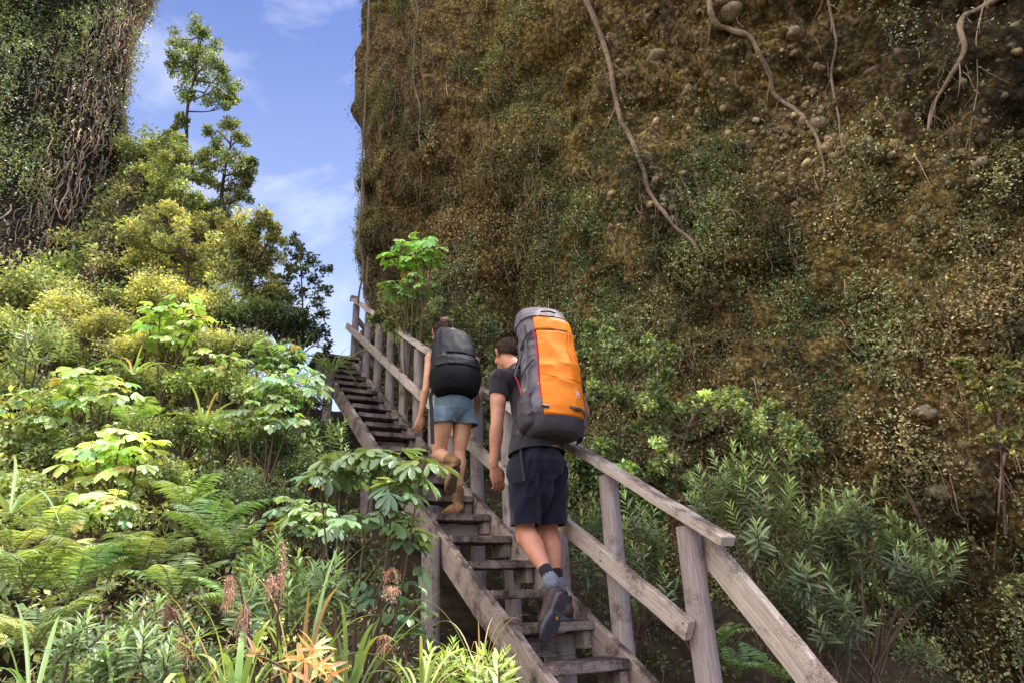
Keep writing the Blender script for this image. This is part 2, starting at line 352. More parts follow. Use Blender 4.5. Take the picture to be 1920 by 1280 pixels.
def on_cliff(px, py, P, N):
    q = pix(P); d2 = (q[:, 0] - px) ** 2 + (q[:, 1] - py) ** 2
    m = (d2 < 14 ** 2) & (q[:, 2] > 0)
    if not m.any(): k = np.argmin(d2 + (q[:, 2] < 0) * 1e9)
    else:
        idx = np.where(m)[0]; k = idx[np.argmin(q[idx, 2] * 40 + np.sqrt(d2[idx]))]
    return P[k], N[k]

# ================================================================== tubes and lofts
def frames(P):
    P = np.asarray(P, float); T = unit(np.gradient(P, axis=0)); out = []
    a = A([0, 0, 1.]) if abs(T[0][2]) < .9 else A([1., 0, 0])
    n = unit(np.cross(T[0], a))
    for t in T:
        n = unit(n - t * (n @ t)); out.append((t, n, np.cross(t, n)))
    return out
def tube(g, P, R, n=8, C=(1, 1, 1), m=0, caps=True):
    P = np.asarray(P, float); R = np.broadcast_to(np.asarray(R, float), (len(P),))
    fr = frames(P); th = np.linspace(0, 2 * math.pi, n, endpoint=False); ct, st = np.cos(th)[:, None], np.sin(th)[:, None]
    V = np.concatenate([P[i] + R[i] * (ct * fr[i][1] + st * fr[i][2]) for i in range(len(P))])
    i = np.arange(len(P) * n).reshape(len(P), n); j = np.roll(i, -1, axis=1)
    g.add(V, np.stack([i[:-1].ravel(), j[:-1].ravel(), j[1:].ravel(), i[1:].ravel()], 1), C, m)
    if caps:
        g.add(V[:n], np.arange(n)[::-1][None], C, m); g.add(V[-n:], np.arange(n)[None], C, m)
def smooth_path(P, n): return catmull(P, n)

# ================================================================== timber
def beam(name, parent, A0, B0, w, h, side, mat, seg=10, wob=.0015, ch=.004, label=None):
    """square timber from A0 to B0; w along side, h across; local x is the grain"""
    A0, B0 = A(A0, ), A(B0); L = np.linalg.norm(B0 - A0); t = (B0 - A0) / L
    s = unit(A(side) - t * (A(side) @ t)); n = np.cross(t, s)
    prof = A([[w / 2 - ch, -h / 2], [w / 2, -h / 2 + ch], [w / 2, h / 2 - ch], [w / 2 - ch, h / 2], [-w / 2 + ch, h / 2], [-w / 2, h / 2 - ch], [-w / 2, -h / 2 + ch], [-w / 2 + ch, -h / 2]])
    xs = np.linspace(0, L, seg + 1); xs = np.concatenate([[0], xs[:1] + ch, xs[1:-1], [L - ch, L]])
    V = []
    for k, x in enumerate(xs):
        sc = 1 - (ch * 1.2 / min(w, h)) * (1 if k in (0, len(xs) - 1) else 0)
        p = prof * sc; V.append(np.concatenate([np.full((8, 1), x), p + rng.normal(0, wob, (8, 2)) * .6 + rng.normal(0, wob, 2)], 1))
    V = np.concatenate(V); m = len(xs); i = np.arange(m * 8).reshape(m, 8); j = np.roll(i, -1, 1)
    g = Geo(); g.add(V, np.stack([i[:-1].ravel(), j[:-1].ravel(), j[1:].ravel(), i[1:].ravel()], 1))
    g.add(V[:8], np.arange(8)[::-1][None]); g.add(V[-8:], np.arange(8)[None])
    return place_local(name, parent, g, A0, t, s, n, mat, label)
def place_local(name, parent, g, A0, t, s, n, mat, label=None, smooth=False):
    o = bpy.data.objects.new(name, g.mesh(name, smooth)); o.data.materials.append(mat); COL.objects.link(o)
    pl = wloc(parent) if parent is not None else A([0, 0, 0.])
    o.parent = parent; p = A0 - pl
    o.matrix_local = Matrix(((t[0], s[0], n[0], p[0]), (t[1], s[1], n[1], p[1]), (t[2], s[2], n[2], p[2]), (0, 0, 0, 1)))
    if label: o['label'] = label
    return o
def pole(name, parent, base, top, r, mat, flat=None, flatd=.0, slant=0., seg=14, label=None):
    """round pole, optionally planed flat on the side facing 'flat'"""
    base, top = A(base), A(top); L = np.linalg.norm(top - base); t = (top - base) / L
    s = unit((A(flat) if flat is not None else X) - t * ((A(flat) if flat is not None else X) @ t)); n = np.cross(t, s)
    k = 28; th = np.linspace(0, 2 * math.pi, k, endpoint=False); V = []
    ph = rng.uniform(0, 9)
    for i, x in enumerate(np.linspace(0, L, seg)):
        rr = r * (1 + .035 * np.sin(th * 2 + ph + x * 2) + .02 * np.sin(th * 3 + x * 7)) * (1.02 - .04 * x / L)
        c, q = rr * np.cos(th), rr * np.sin(th)
        if flat is not None: c = np.minimum(c, flatd)
        xx = np.full(k, x)
        if i == seg - 1: xx = xx + c / r * slant
        V.append(np.stack([xx, c, q], 1))
    V = np.concatenate(V); i = np.arange(seg * k).reshape(seg, k); j = np.roll(i, -1, 1)
    g = Geo(); g.add(V, np.stack([i[:-1].ravel(), j[:-1].ravel(), j[1:].ravel(), i[1:].ravel()], 1))
    g.add(V[-k:], np.arange(k)[None]); g.add(V[:k], np.arange(k)[::-1][None])
    return place_local(name, parent, g, base, t, s, n, mat, label)

# ================================================================== staircase
SW = .4416
sv_ = [0, .389255, .777756, 1.182681, 1.58608, 2.000737, 2.407797, 2.847289, 3.308126, 3.779557, 4.262286, 4.615677, 4.998022, 5.386349, 5.789505, 6.183496, 6.590834, 6.984621, 7.36572, 7.750514, 8.146892]
VB = sv_[9] * .92 * math.cos(.52468431)
ZB = O[2] + VB * TAN0
def nose_z(v): return np.where(v <= VB, O[2] + v * TAN0, ZB + (v - VB) * TAN1)
TREADS = []
for k, s in enumerate(sv_):
    s = s * .92
    v = s * math.cos(.52468431) if k <= 9 else VB + (s - sv_[9] * .92) * math.cos(.55584162)
    TREADS.append((v, float(nose_z(v))))
TREADS = [(-.335, O[2] - .335 * TAN0), (-.67, O[2] - .67 * TAN0)][::-1] + TREADS
M['nail'] = plain('rusty_nail', (.05, .03, .025), .7, .4, .2, 200)
stair = thing('staircase', 'weathered grey timber staircase with open treads and one handrail climbing beside the cliff', 'staircase', S(.2, 0, -1.2))
def strv(v): return float(nose_z(v))
VE = 6.45
for side, (ua, ub, zo) in (('l', (-.092, -.042, -.022)), ('r', (.4436, .4916, -.012))):
    hh = .175
    for va, vb in ((-1.25, 1.47), (1.476, VB), (VB + .004, 5.0), (5.006, VE)):
        um = (ua + ub) / 2; t0 = S(um, va, strv(va) + zo); t1 = S(um, vb, strv(vb) + zo)
        tt = unit(t1 - t0); dn = -np.cross(X, tt); dn = dn if dn[2] < 0 else -dn
        j_ = rng.uniform(-.003, .003)
        b_ = beam('stringer', stair, t0 + dn * hh / 2 + X * j_, t1 + dn * hh / 2 + X * j_, ub - ua, hh, X, M['wood'], 24)
        if side == 'r' and va < VB:
            for q in np.arange(max(va, -.9) + .3, vb, .61):
                P0 = S(ua - .001, q, strv(q) - .085); g = Geo()
                tube(g, [P0, P0 - X * .005, P0 - X * .009], [.014, .013, .006], 10)
                bo = bpy.data.objects.new('bolt', g.mesh('bolt', True)); bo.data.materials.append(M['steel']); COL.objects.link(bo); bo.parent = b_
                bo.matrix_parent_inverse = b_.matrix_local.inverted() @ Matrix.Translation(Vector(-wloc(stair)))
for k, (v, z) in enumerate(TREADS):
    th = .05; dep = .235; ins = rng.uniform(-.004, .004)
    beam('tread', stair, S(-.036, v + dep / 2 + ins, z - th / 2), S(SW - .001, v + dep / 2 + ins, z - th / 2), dep, th, H, M['tread'], 10, .0011, .005)
    for uu in (-.012, SW - .028):
        beam('cleat', stair, S(uu, v + .03, z - th - .048), S(uu, v + dep, z - th - .048), .05, .093, X, M['wood'], 3)
    if k in (3, 7, 12, 16):
        beam('cross_block', stair, S(.02, v + .15, z - th - .075), S(SW - .06, v + .15, z - th - .075), .05, .11, H, M['wood'], 3)
# landing boards at the head of the flight
for q in range(5):
    v = VE + .0 + q * .145; zz = strv(VE) + .018
    beam('landing_board', stair, S(-.12, v, zz), S(.56, v, zz), .135, .045, H, M['tread'], 6)
# pole legs that carry the left stringer, and hidden ones under the right
for v, top, wd in ((1.33, -.065, .062), (3.02, -.10, .06), (5.1, -.03, .058), (-.62, -.07, .062)):
    z1 = strv(v) + top; gz = float(ground_z(A([-.15]), A([v]))[0]) - .25
    pole('support_post', stair, S(-.155, v, gz), S(-.155, v, z1), wd, M['post'], flat=X, flatd=wd * .98, slant=.022)
for v in (.55, 2.4, 4.2):
    gz = float(ground_z(A([.35]), A([v]))[0]) - .2
    pole('support_post', stair, S(.36, v + .1, gz), S(.36, v + .1, strv(v) - .3), .05, M['post'])
# handrail
PV = [-.44, .19, .80, 1.48, 2.07, 2.60, 3.12, 3.62, 4.14, 4.73, 5.33, 5.96, 6.78]
RAILB = .9595; RAILB1 = 1.0187
def rail_top(v):   # top face of the cap rail
    return O[2] + .0 + v * TAN0 + RAILB - .389255 * .0 if v <= 2.75 else None
v1_, z1_ = TREADS[3][0], TREADS[3][1]           # tread 1 of the fit
v10, z10 = TREADS[12][0], TREADS[12][1]
def capz(v, up):
    return (z1_ + (v - v1_) * TAN0 + RAILB) if not up else (z10 + (v - v10) * TAN1 + RAILB1)
def midz(v, up):
    return (z1_ + (v - v1_) * TAN0 + .4552) if not up else (z10 + (v - v10) * TAN1 + .5219)
VJ = 2.62
uc = SW + .028 + .046
for va, vb, up in ((-.735, 1.40, 0), (1.404, VJ, 0), (VJ + .004, 4.9, 1), (4.904, 6.86, 1)):
    tt = unit(S(0, 1, (TAN1 if up else TAN0)) - S(0, 0, 0)); dn = np.cross(X, tt); dn = dn if dn[2] < 0 else -dn
    beam('handrail', stair, S(uc, va, capz(va, up)) + dn * .0225, S(uc, vb, capz(vb, up)) + dn * .0225, .092, .047, X, M['rail'], 20, .0014)
for va, vb, up in ((-.475, 1.95, 0), (1.954, VJ - .1, 0), (VJ - .096, 5.2, 1), (5.204, 6.98, 1)):
    tt = unit(S(0, 1, (TAN1 if up else TAN0)) - S(0, 0, 0)); dn = np.cross(X, tt); dn = dn if dn[2] < 0 else -dn
    beam('mid_rail', stair, S(SW + .0225, va, midz(va, up)) + dn * .05, S(SW + .0225, vb, midz(vb, up)) + dn * .05, .045, .1, X, M['rail'], 20, .0014)
for v in PV[:9]:
    if v > 5.2: continue
    for dz in (.03, .075):
        up = v > VJ; P0 = S(SW - .001, v + rng.uniform(-.015, .015), midz(v, up) - dz); gN = Geo(); tube(gN, [P0, P0 - X * .003], [.0045, .004], 8, (.3, .3, .3)); put('nail', gN, M['nail'], stair)
for v in PV:
    up = v > VJ; zt = capz(v, up) - .092; gz = float(ground_z(A([.55]), A([v]))[0]) - .3
    pole('handrail_post', stair, S(.545, v, gz), S(.545, v, zt), .06, M['post'], flat=-X, flatd=.049)
tp = 6.86
beam('post_cap', stair, S(uc - .05, tp + .03, capz(tp, 1) + .005), S(uc + .06, tp + .03, capz(tp, 1) + .005), .11, .07, H, M['wood'], 3)
# raking plank from the lowest post down to the ground
beam('brace', stair, S(.622, -.405, .277), S(.622, -1.62, -1.085), .044, .136, X, M['rail'], 20, .0014)
# the next flight beyond the saddle, seen through the top posts
for du in (.35, .9):
    pole('handrail_post', stair, S(.56 + du, 7.2 + du * .6, 2.4), S(.56 + du, 7.2 + du * .6, 4.25 - du * .2), .055, M['post'], flat=-X, flatd=.046)
beam('handrail', stair, S(.62, 6.95, 4.5), S(1.75, 7.9, 3.95), .09, .047, Z, M['rail'], 6)
beam('mid_rail', stair, S(.62, 6.95, 4.0), S(1.75, 7.9, 3.5), .045, .1, H, M['rail'], 6)
# ================================================================== foliage toolkit
def frame(d, n):
    d = unit(d); n = n - d * np.sum(d * n, -1, keepdims=True); n = unit(n); return d, np.cross(n, d), n
T_DIA = (A([[0, 0, 0], [.45, -.30, .07], [1, 0, 0], [.45, .30, .07]]), A([[0, 1, 2], [0, 2, 3]]))
def ribbon_leaf(xs, ws, droop=.15, fold=.25):
    V = []; n = len(xs)
    for x, w_ in zip(xs, ws):
        z = -droop * x * x
        V += [[x, -w_, z + w_ * fold], [x, 0, z], [x, w_, z + w_ * fold]]
    F = []
    for i in range(n - 1):
        a = 3 * i; F += [[a, a + 1, a + 4, a + 3], [a + 1, a + 2, a + 5, a + 4]]
    return A(V, float) if False else np.array(V, float), np.array(F)
T_OVAL = ribbon_leaf([0, .25, .55, .85, 1], [.02, .24, .30, .17, .005], .12)
T_LANCE = ribbon_leaf([0, .3, .65, 1], [.02, .095, .085, .004], .22, .35)
T_SERR = ribbon_leaf([0, .14, .20, .34, .40, .54, .60, .73, .78, .90, .93, 1], [.015, .05, .075, .16, .145, .235, .205, .26, .215, .19, .14, .01], .16, .3)
T_SERN = (T_SERR[0] * A([1, .72, 1]), T_SERR[1])
T_OBOV = ribbon_leaf([0, .2, .5, .78, 1], [.015, .07, .20, .25, .02], .18, .28)
def leaves(g, T, pos, d, n, size, col, width=None, m=0):
    """stamp the leaf template T at many places"""
    V0, F0 = T; pos = np.asarray(pos); N_ = len(pos)
    if N_ == 0: return
    d, s, n = frame(d, n); size = np.broadcast_to(size, (N_,)); w_ = size if width is None else size * width
    V = pos[:, None] + V0[None, :, 0, None] * (d * size[:, None])[:, None] + V0[None, :, 1, None] * (s * w_[:, None])[:, None] + V0[None, :, 2, None] * (n * size[:, None])[:, None]
    k = len(V0); F = (F0[None] + (np.arange(N_) * k)[:, None, None]).reshape(-1, F0.shape[1])
    col = np.asarray(col, float)
    if col.ndim == 1: col = np.tile(col, (N_, 1))
    g.add(V.reshape(-1, 3), F, np.repeat(col, k, 0), m)
def rdir(n): return unit(rng.normal(size=(n, 3)))
def lcol(base, n, var=.3, yellow=.25):
    c = np.tile(A(base), (n, 1)) * np.exp(rng.normal(0, var, (n, 1)))
    y = np.clip(rng.normal(0, yellow, (n, 1)), -.5, 1.2)
    return np.clip(c * np.concatenate([1 + y * .9, 1 + y * .25, 1 - y * .5], 1), .004, .75)
def clump(g, c, r, n, size, base, T=T_DIA, flat=.7, var=.3, yellow=.25, up=.6, shell=.55, width=None):
    """leaves through the volume of one clump, denser toward its skin"""
    q = rdir(n) * (rng.random((n, 1)) ** shell) * r * A([1, 1, flat]); pos = A(c) + q
    nd = unit(q + rng.normal(0, .3, (n, 3)) * r); d = unit(nd + rdir(n) * .8 + A([0, 0, -.15])); nn = unit(nd * .6 + A([0, 0, up]) + rdir(n) * .45)
    cc = lcol(base, n, var, yellow)
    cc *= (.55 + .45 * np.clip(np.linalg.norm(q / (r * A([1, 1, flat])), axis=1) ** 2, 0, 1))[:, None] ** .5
    leaves(g, T, pos, d, nn, size * rng.uniform(.65, 1.3, n), cc, width)
def limb_path(a, b, sag=.15, n=7):
    a, b = A(a), A(b); L_ = np.linalg.norm(b - a); mid = (a + b) / 2 + rdir(1)[0] * L_ * sag + A([0, 0, L_ * sag * .3])
    return catmull([a, mid, b], n)

def build_tree(name, label, cat, base, trunk, clumps, leaf, base_col, mat, group=None, tr=.05, T=T_DIA, n_leaf=160, var=.4, yellow=.3, sub=4, flat=.9, up=.6, width=None):
    """trunk polyline (world), clumps = [(centre, radius)], every clump gets its own limb and sub-clumps"""
    root = thing(name, label, cat, base, group)
    gt = Geo(); tp_ = catmull(trunk, 16); tube(gt, tp_, np.linspace(tr, tr * .3, 16), 8)
    gf = Geo()
    for c, r in clumps:
        c = A(c); k = int(np.argmin(np.linalg.norm(tp_ - c, axis=1) + .6 * np.clip(tp_[:, 2] - c[2] + .3 * r, 0, 9)))
        pth = limb_path(tp_[k], c, .12, 7); tube(gt, pth, np.linspace(tr * .4, tr * .12, 7), 5)
        for _ in range(sub):
            cc = c + rdir(1)[0] * r * rng.uniform(.4, 1.05); rr = r * rng.uniform(.34, .66)
            tube(gt, limb_path(pth[rng.integers(2, 6)], cc, .15, 5), np.linspace(tr * .16, .003, 5), 4)
            b = A(base_col) * math.exp(rng.normal(0, .28))
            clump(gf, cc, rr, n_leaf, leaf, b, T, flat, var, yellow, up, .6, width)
    put('foliage', gf, mat, root); put('trunk', gt, M['bark'], root, True)
    return root

# ---- small templates --------------------------------------------------------
def palmate_rosette(g, gs, tip, axis, n=7, L=.13, pet=.13, col=(.12, .22, .05), T=T_SERR, glossy=.2, nl=5, spread=1.0):
    axis = unit(A(axis)); a0 = rng.uniform(0, 6.28); s, q = None, None
    ref = A([1, 0, 0]) if abs(axis[2]) > .7 else A([0, 0, 1.]); e1 = unit(np.cross(axis, ref)); e2 = np.cross(axis, e1)
    for k in range(n):
        a = a0 + k * 2.4; el = rng.uniform(.15, .75) * spread if k > 1 else 1.1
        out = unit((e1 * math.cos(a) + e2 * math.sin(a)) * math.cos(el) + axis * math.sin(el))
        pl = pet * rng.uniform(.7, 1.25); hub = tip + out * pl
        tube(gs, catmull([tip, tip + out * pl * .55 + axis * pl * .08, hub], 5), .0028, 4, (.5, .8, .35))
        nrm = unit(axis * .8 + out * .35 + A([0, 0, .5]) + rdir(1)[0] * .5); f = unit(out - nrm * (out @ nrm)); sd = np.cross(nrm, f)
        ang = np.linspace(-1.15, 1.15, nl) if nl > 3 else np.linspace(-.75, .75, nl); ls = L * (1 - .28 * np.abs(ang) / 1.15) * rng.uniform(.8, 1.15)
        dd = A([f * math.cos(t) + sd * math.sin(t) - nrm * rng.uniform(.0, .45) for t in ang])
        c0 = lcol(col, 1, .28, .22)[0] if rng.random() > .03 else A([.3, .22, .05])
        leaves(g, T, np.tile(hub, (nl, 1)), dd, np.tile(nrm, (nl, 1)) + rng.normal(0, .12, (nl, 3)), ls, np.clip(c0 * rng.uniform(.85, 1.15, (nl, 1)), 0, .8))
def make_palmate(name, label, base, tips, L=.13, n=7, col=(.12, .22, .05), group=None, nl=5, T=T_SERR, mat='leafg', tr=.012, pet=None, second=.6):
    root = thing(name, label, 'shrub', base, group); g = Geo(); gs = Geo()
    base = A(base); fork = base + (np.mean(tips, 0) - base) * .45 + rdir(1)[0] * .05
    tube(gs, catmull([base - A([0, 0, .15]), (base + fork) / 2 + rdir(1)[0] * .03, fork], 7), np.linspace(tr * 1.3, tr, 7), 7, (.7, .6, .5))
    for t in tips:
        t = A(t); p = catmull([fork, (fork + t) / 2 + A([0, 0, -.04]) + rdir(1)[0] * .04, t], 7); tube(gs, p, np.linspace(tr * .8, tr * .4, 7), 6, (.7, .65, .5))
        ax = unit(t - fork + A([0, 0, .25])); palmate_rosette(g, gs, t, unit(ax * .6 + A([-.05, -.35, .75])), n, L, L * 1.0 if pet is None else pet, col, T, nl=nl)
        if rng.random() < second: palmate_rosette(g, gs, t - ax * .07, unit(ax + rdir(1)[0] * .5), max(3, n - 3), L * .85, L * .9 if pet is None else pet, A(col) * .8, T, nl=nl)
    put('foliage', g, M[mat], root, True); put('stem', gs, M['twig'], root, True); return root
def shoot(g, gs, p0, p1, n=9, L=.07, col=(.09, .13, .055), tipcol=(.25, .33, .08), T=T_LANCE, width=1., bend=.1):
    P = catmull([p0, (A(p0) + A(p1)) / 2 + A([0, 0, -bend * np.linalg.norm(A(p1) - A(p0))]), p1], n + 2); D = unit(np.gradient(P, axis=0))
    tube(gs, P, np.linspace(.004, .0018, n + 2), 4, (.7, .7, .5))
    ref = rdir(1)[0]
    for k in range(1, n + 2):
        t = k / (n + 1); d = D[k]; e1 = unit(np.cross(d, ref)); e2 = np.cross(d, e1); a = (k % 2) * math.pi / 2 + rng.uniform(-.2, .2)
        nn = 2 if k < n + 1 else 4; sz = L * (1 - .45 * max(0, t - .7) / .3) * rng.uniform(.85, 1.15); op = 1.15 - .75 * max(0, t - .55) / .45
        for j in range(nn):
            b = a + j * (math.pi if nn == 2 else math.pi / 2); o_ = e1 * math.cos(b) + e2 * math.sin(b); dd = unit(d * math.cos(op) + o_ * math.sin(op)); c = A(col) * (1 - t ** 3) + A(tipcol) * t ** 3
            leaves(g, T, P[k][None], dd[None], (d - dd * .3)[None], A([sz]), lcol(c, 1, .18, .12), width)
def frond(g, base, dirv, L=.5, arch=.35, pairs=16, w=.32, col=(.1, .2, .04), bi=True):
    d = unit(A(dirv)); side = unit(np.cross(d, A([0, 0, 1.]))); t = np.linspace(0, 1, pairs + 2)
    P = A(base) + d * L * t[:, None] + A([0, 0, 1.]) * (L * arch * (t - 1.35 * t * t))[:, None] + side * (rng.uniform(-.1, .1) * L * t * t)[:, None]
    tube(g, P, np.linspace(.003, .001, len(P)), 3, A(col) * A([.9, .6, .5]), 0, False); D = unit(np.gradient(P, axis=0)); Nn = unit(np.cross(side, D)); Nn *= np.sign(Nn[:, 2:3] + 1e-6)
    prof = np.sin(np.pi * np.clip(t * .93 + .07, 0, 1)) ** .75; c0 = lcol(col, 1, .2, .2)[0]
    for sgn in (-1, 1):
        pl = L * w * prof[1:-1]; dd = unit(side * sgn + D[1:-1] * .38 - Nn[1:-1] * .12); pp = P[1:-1]
        if not bi:
            leaves(g, T_LANCE, pp, dd + rng.normal(0, .07, dd.shape), Nn[1:-1] + rng.normal(0, .22, dd.shape), pl * rng.uniform(.85, 1.1, len(pp)), np.clip(c0 * rng.uniform(.7, 1.3, (len(pp), 1)), 0, .8), .75)
        else:
            m_ = 8; q = np.linspace(.08, 1, m_)
            PP = (pp[:, None] + dd[:, None] * (pl[:, None] * q[None])[:, :, None]).reshape(-1, 3)
            sl = (pl[:, None] * .20 * (1.1 - q[None])).ravel() + .004
            for s2 in (-1, 1):
                d2 = unit(np.repeat(np.cross(Nn[1:-1], dd), m_, 0) * s2 + np.repeat(dd, m_, 0) * .5)
                leaves(g, T_DIA, PP, d2, np.repeat(Nn[1:-1], m_, 0) + rng.normal(0, .15, PP.shape), sl, np.clip(c0 * rng.uniform(.75, 1.25, (len(PP), 1)), 0, .8), 1.2)
def make_fern(name, label, base, n=9, L=.5, col=(.1, .2, .04), group=None, bi=True, lean=(0, -.3, 0), pairs=16):
    root = thing(name, label, 'fern', base, group); g = Geo()
    for k in range(n):
        a = k * 2.4 + rng.uniform(-.3, .3); d = unit(A([math.cos(a), math.sin(a), rng.uniform(.5, 1.1)]) + A(lean))
        frond(g, A(base) + rdir(1)[0] * .02, d, L * rng.uniform(.7, 1.15), .45, 20, .26, A(col) * math.exp(rng.normal(0, .2)), False)
    put('frond_mass', g, M['leaf'], root, False); return root
def blade(g, base, d, L, w, arch, col, seg=9, twist=0, tipcol=None):
    d = unit(A(d)); t = np.linspace(0, 1, seg + 1); hd = unit(A([d[0], d[1], 0.]) + 1e-6)
    P = A(base) + d * L * t[:, None] * (1 - .25 * arch * t[:, None]) + (hd * arch * .35 - A([0, 0, arch * .55])) * L * (t ** 2.4)[:, None]
    D = unit(np.gradient(P, axis=0)); s = unit(np.cross(D, A([0, 0, 1.]))); s = unit(s + hd * twist * t[:, None]); n_ = np.cross(s, D)
    ww = w * np.sin(np.pi * np.clip(.12 + .88 * t, 0, 1)) ** .6 * (1 - .35 * t); ww[-1] = .0005
    V = np.stack([P - s * ww[:, None] + n_ * ww[:, None] * .35, P, P + s * ww[:, None] + n_ * ww[:, None] * .35], 1).reshape(-1, 3)
    F = []
    for i in range(seg):
        a = 3 * i; F += [[a, a + 1, a + 4, a + 3], [a + 1, a + 2, a + 5, a + 4]]
    c = np.tile(A(col, ) if not isinstance(col, np.ndarray) else col, (len(V), 1)) * 1.
    if tipcol is not None: c = c * (1 - np.repeat(t, 3)[:, None] ** 2) + A(tipcol) * np.repeat(t, 3)[:, None] ** 2
    g.add(V, F, c)
def make_strap(name, label, base, n, L, w, col, group=None, arch=.6, spread=.6, lean=(0, 0, 0), cat='plant', dead=.1):
    root = thing(name, label, cat, base, group); g = Geo()
    for k in range(n):
        a = k * 2.4 + rng.uniform(-.4, .4); sp_ = spread * rng.uniform(.3, 1.2); d = unit(A([math.cos(a) * sp_, math.sin(a) * sp_, 1.]) + A(lean))
        c = lcol(col, 1, .2, .2)[0] if rng.random() > dead else lcol((.32, .2, .09), 1, .2, .1)[0]
        blade(g, A(base) + A([math.cos(a), math.sin(a), 0]) * .02, d, L * rng.uniform(.55, 1.15), w * rng.uniform(.7, 1.2), arch * rng.uniform(.4, 1.4), c, 10, rng.uniform(-.5, .5))
    put('blades', g, M['blade'], root, True); return root
def make_hebe(name, label, base, tips, n=10, L=.075, col=(.09, .13, .06), tipcol=(.25, .33, .08), group=None, width=1., mat='leafg', sl=.26):
    root = thing(name, label, 'shrub', base, group); g = Geo(); gs = Geo(); base = A(base)
    cen = np.mean(tips, 0); fork = base + (cen - base) * .4
    tube(gs, catmull([base - A([0, 0, .2]), base * .5 + fork * .5 + rdir(1)[0] * .05, fork], 6), np.linspace(.022, .014, 6), 6)
    for t in tips:
        t = A(t); d = unit(unit(t - fork) * .9 + A([0, 0, .35]) + rdir(1)[0] * .35); s0 = t - d * sl
        tube(gs, limb_path(fork + rdir(1)[0] * .05, s0, .12, 6), np.linspace(.009, .004, 6), 5); shoot(g, gs, s0, t, n, L * rng.uniform(.85, 1.15), col, tipcol, width=width)
        for _ in range(3):
            d2 = unit(d + rdir(1)[0] * .75); s2 = s0 + rdir(1)[0] * sl * .25; shoot(g, gs, s2, s2 + d2 * sl * rng.uniform(.6, .95), max(5, n - 3), L * rng.uniform(.75, 1.05), A(col) * rng.uniform(.65, 1.), A(tipcol) * .7, width=width)
    put('foliage', g, M[mat], root, True); put('stem', gs, M['twig'], root, True); return root
def gz(P):
    u, v = toUV(P); return ground_z(u, v)
def ground_under(P):
    P = A(P).copy(); P[2] = float(gz(P)[0]); return P
# ================================================================== growth on the cliffs
def scatter_on(P, N3, dens, count, size, base, T, name, mat, lift=.05, var=.35, yellow=.3, up=.5, droop=0., face=None, width=None, rowcol=None):
    w_ = dens / dens.sum(); k = rng.choice(len(P), count, p=w_); mat_ = np.clip(fbm(P[k] * 1.9, 3, 777) * 1.8 + .25, 0, 1)[:, None]; pos = P[k] + N3[k] * (rng.random((count, 1)) ** .8 * lift * (.35 + 3.2 * mat_)) + rng.normal(0, .02, (count, 3))
    n = unit(N3[k] * .8 + A([0, 0, up]) + rdir(count) * .55); d = unit(rdir(count) + A([0, 0, -droop]) + N3[k] * .3)
    col = lcol(base, count, var, yellow)
    if rowcol is not None: col *= rowcol[k]
    g = Geo(); leaves(g, T, pos, d, n, size * rng.uniform(.6, 1.35, count), col, width); return g
vis = pix(RP); vism = ((vis[:, 0] > -60) & (vis[:, 0] < 2000) & (vis[:, 1] > -60) & (vis[:, 1] < 1340)).astype(float)
area = (vis[:, 2] ** 1.0)
nz_ = fbm(RP * .8, 4, 201); nz2_ = fbm(RP * A([2.5, 2.5, 1.2]), 3, 211)
low = sstep(4.7, 3.1, RP[:, 2] + 1.3 * nz_ - .42 * (RS - 5))
left = sstep(8.8, 11, RS)
patch = sstep(.02, .22, nz_ + .35 * nz2_)
bare = sstep(6.6, 5.8, RS + .6 * nz_) * sstep(1.3, .6, np.abs(RP[:, 2] - .8))
dens = (.05 + low * 1.0 + left * patch * .9 + .15 * patch) * vism * (1 - .85 * bare) * (.25 + sstep(-.35, .25, nz2_))
clump_tone = np.clip(1 + 1.5 * fbm(RP * 1.6, 3, 221)[:, None], .35, 1.9) * np.stack([1 + .5 * fbm(RP * .9, 2, 231), np.ones(len(RP)), np.ones(len(RP))], 1)
g = scatter_on(RP, RNM, dens, 620000, .036, (.155, .148, .055), T_DIA, 'c', None, .07, .5, .22, rowcol=clump_tone, up=.7)
cr = put('creeper', g, M['leafd']); tag(cr, 'small leaved creeper matting the lower half of the big right hand cliff', 'creeper', kind='stuff')
# grey green draped patches high on the far end
dens2 = left * sstep(-.02, .2, fbm(RP * A([1.3, 1.3, .7]), 3, 241)) * sstep(3, 5, RP[:, 2]) * vism + .0001 * vism
g = scatter_on(RP, RNM, dens2, 45000, .034, (.10, .135, .065), T_DIA, 'c', None, .06, .35, .15, rowcol=clump_tone)
cr = put('moss_drape', g, M['leafd']); tag(cr, 'grey green leafy drape over the upper far corner of the right cliff', 'creeper', kind='stuff')
# fine hanging rootlets and dead strands
def strands(P, N3, dens, count, L_, col, name, label, r=.0035):
    w_ = dens / dens.sum(); k = rng.choice(len(P), count, p=w_); g = Geo(); t = np.linspace(0, 1, 6)[:, None]
    for i in k:
        l = L_ * rng.uniform(.4, 1.6); p = P[i] + N3[i] * .03; sw = rdir(1)[0] * .22; sw2 = rdir(1)[0] * .1
        Q = p + (A([0, 0, -1.]) + sw) * l * t + N3[i] * .05 * np.sin(t * 3.1) + sw2 * l * np.sin(t * 6)
        a = unit(np.cross(Q[1] - Q[0], N3[i])) * r * rng.uniform(.6, 1.8)
        V = np.stack([Q - a, Q + a], 1).reshape(-1, 3); j = np.arange(5) * 2
        g.add(V, np.stack([j, j + 1, j + 3, j + 2], 1), lcol(col, 1, .4, .1)[0])
    o = put(name, g, M['flower']); tag(o, label, 'roots', kind='stuff'); return o
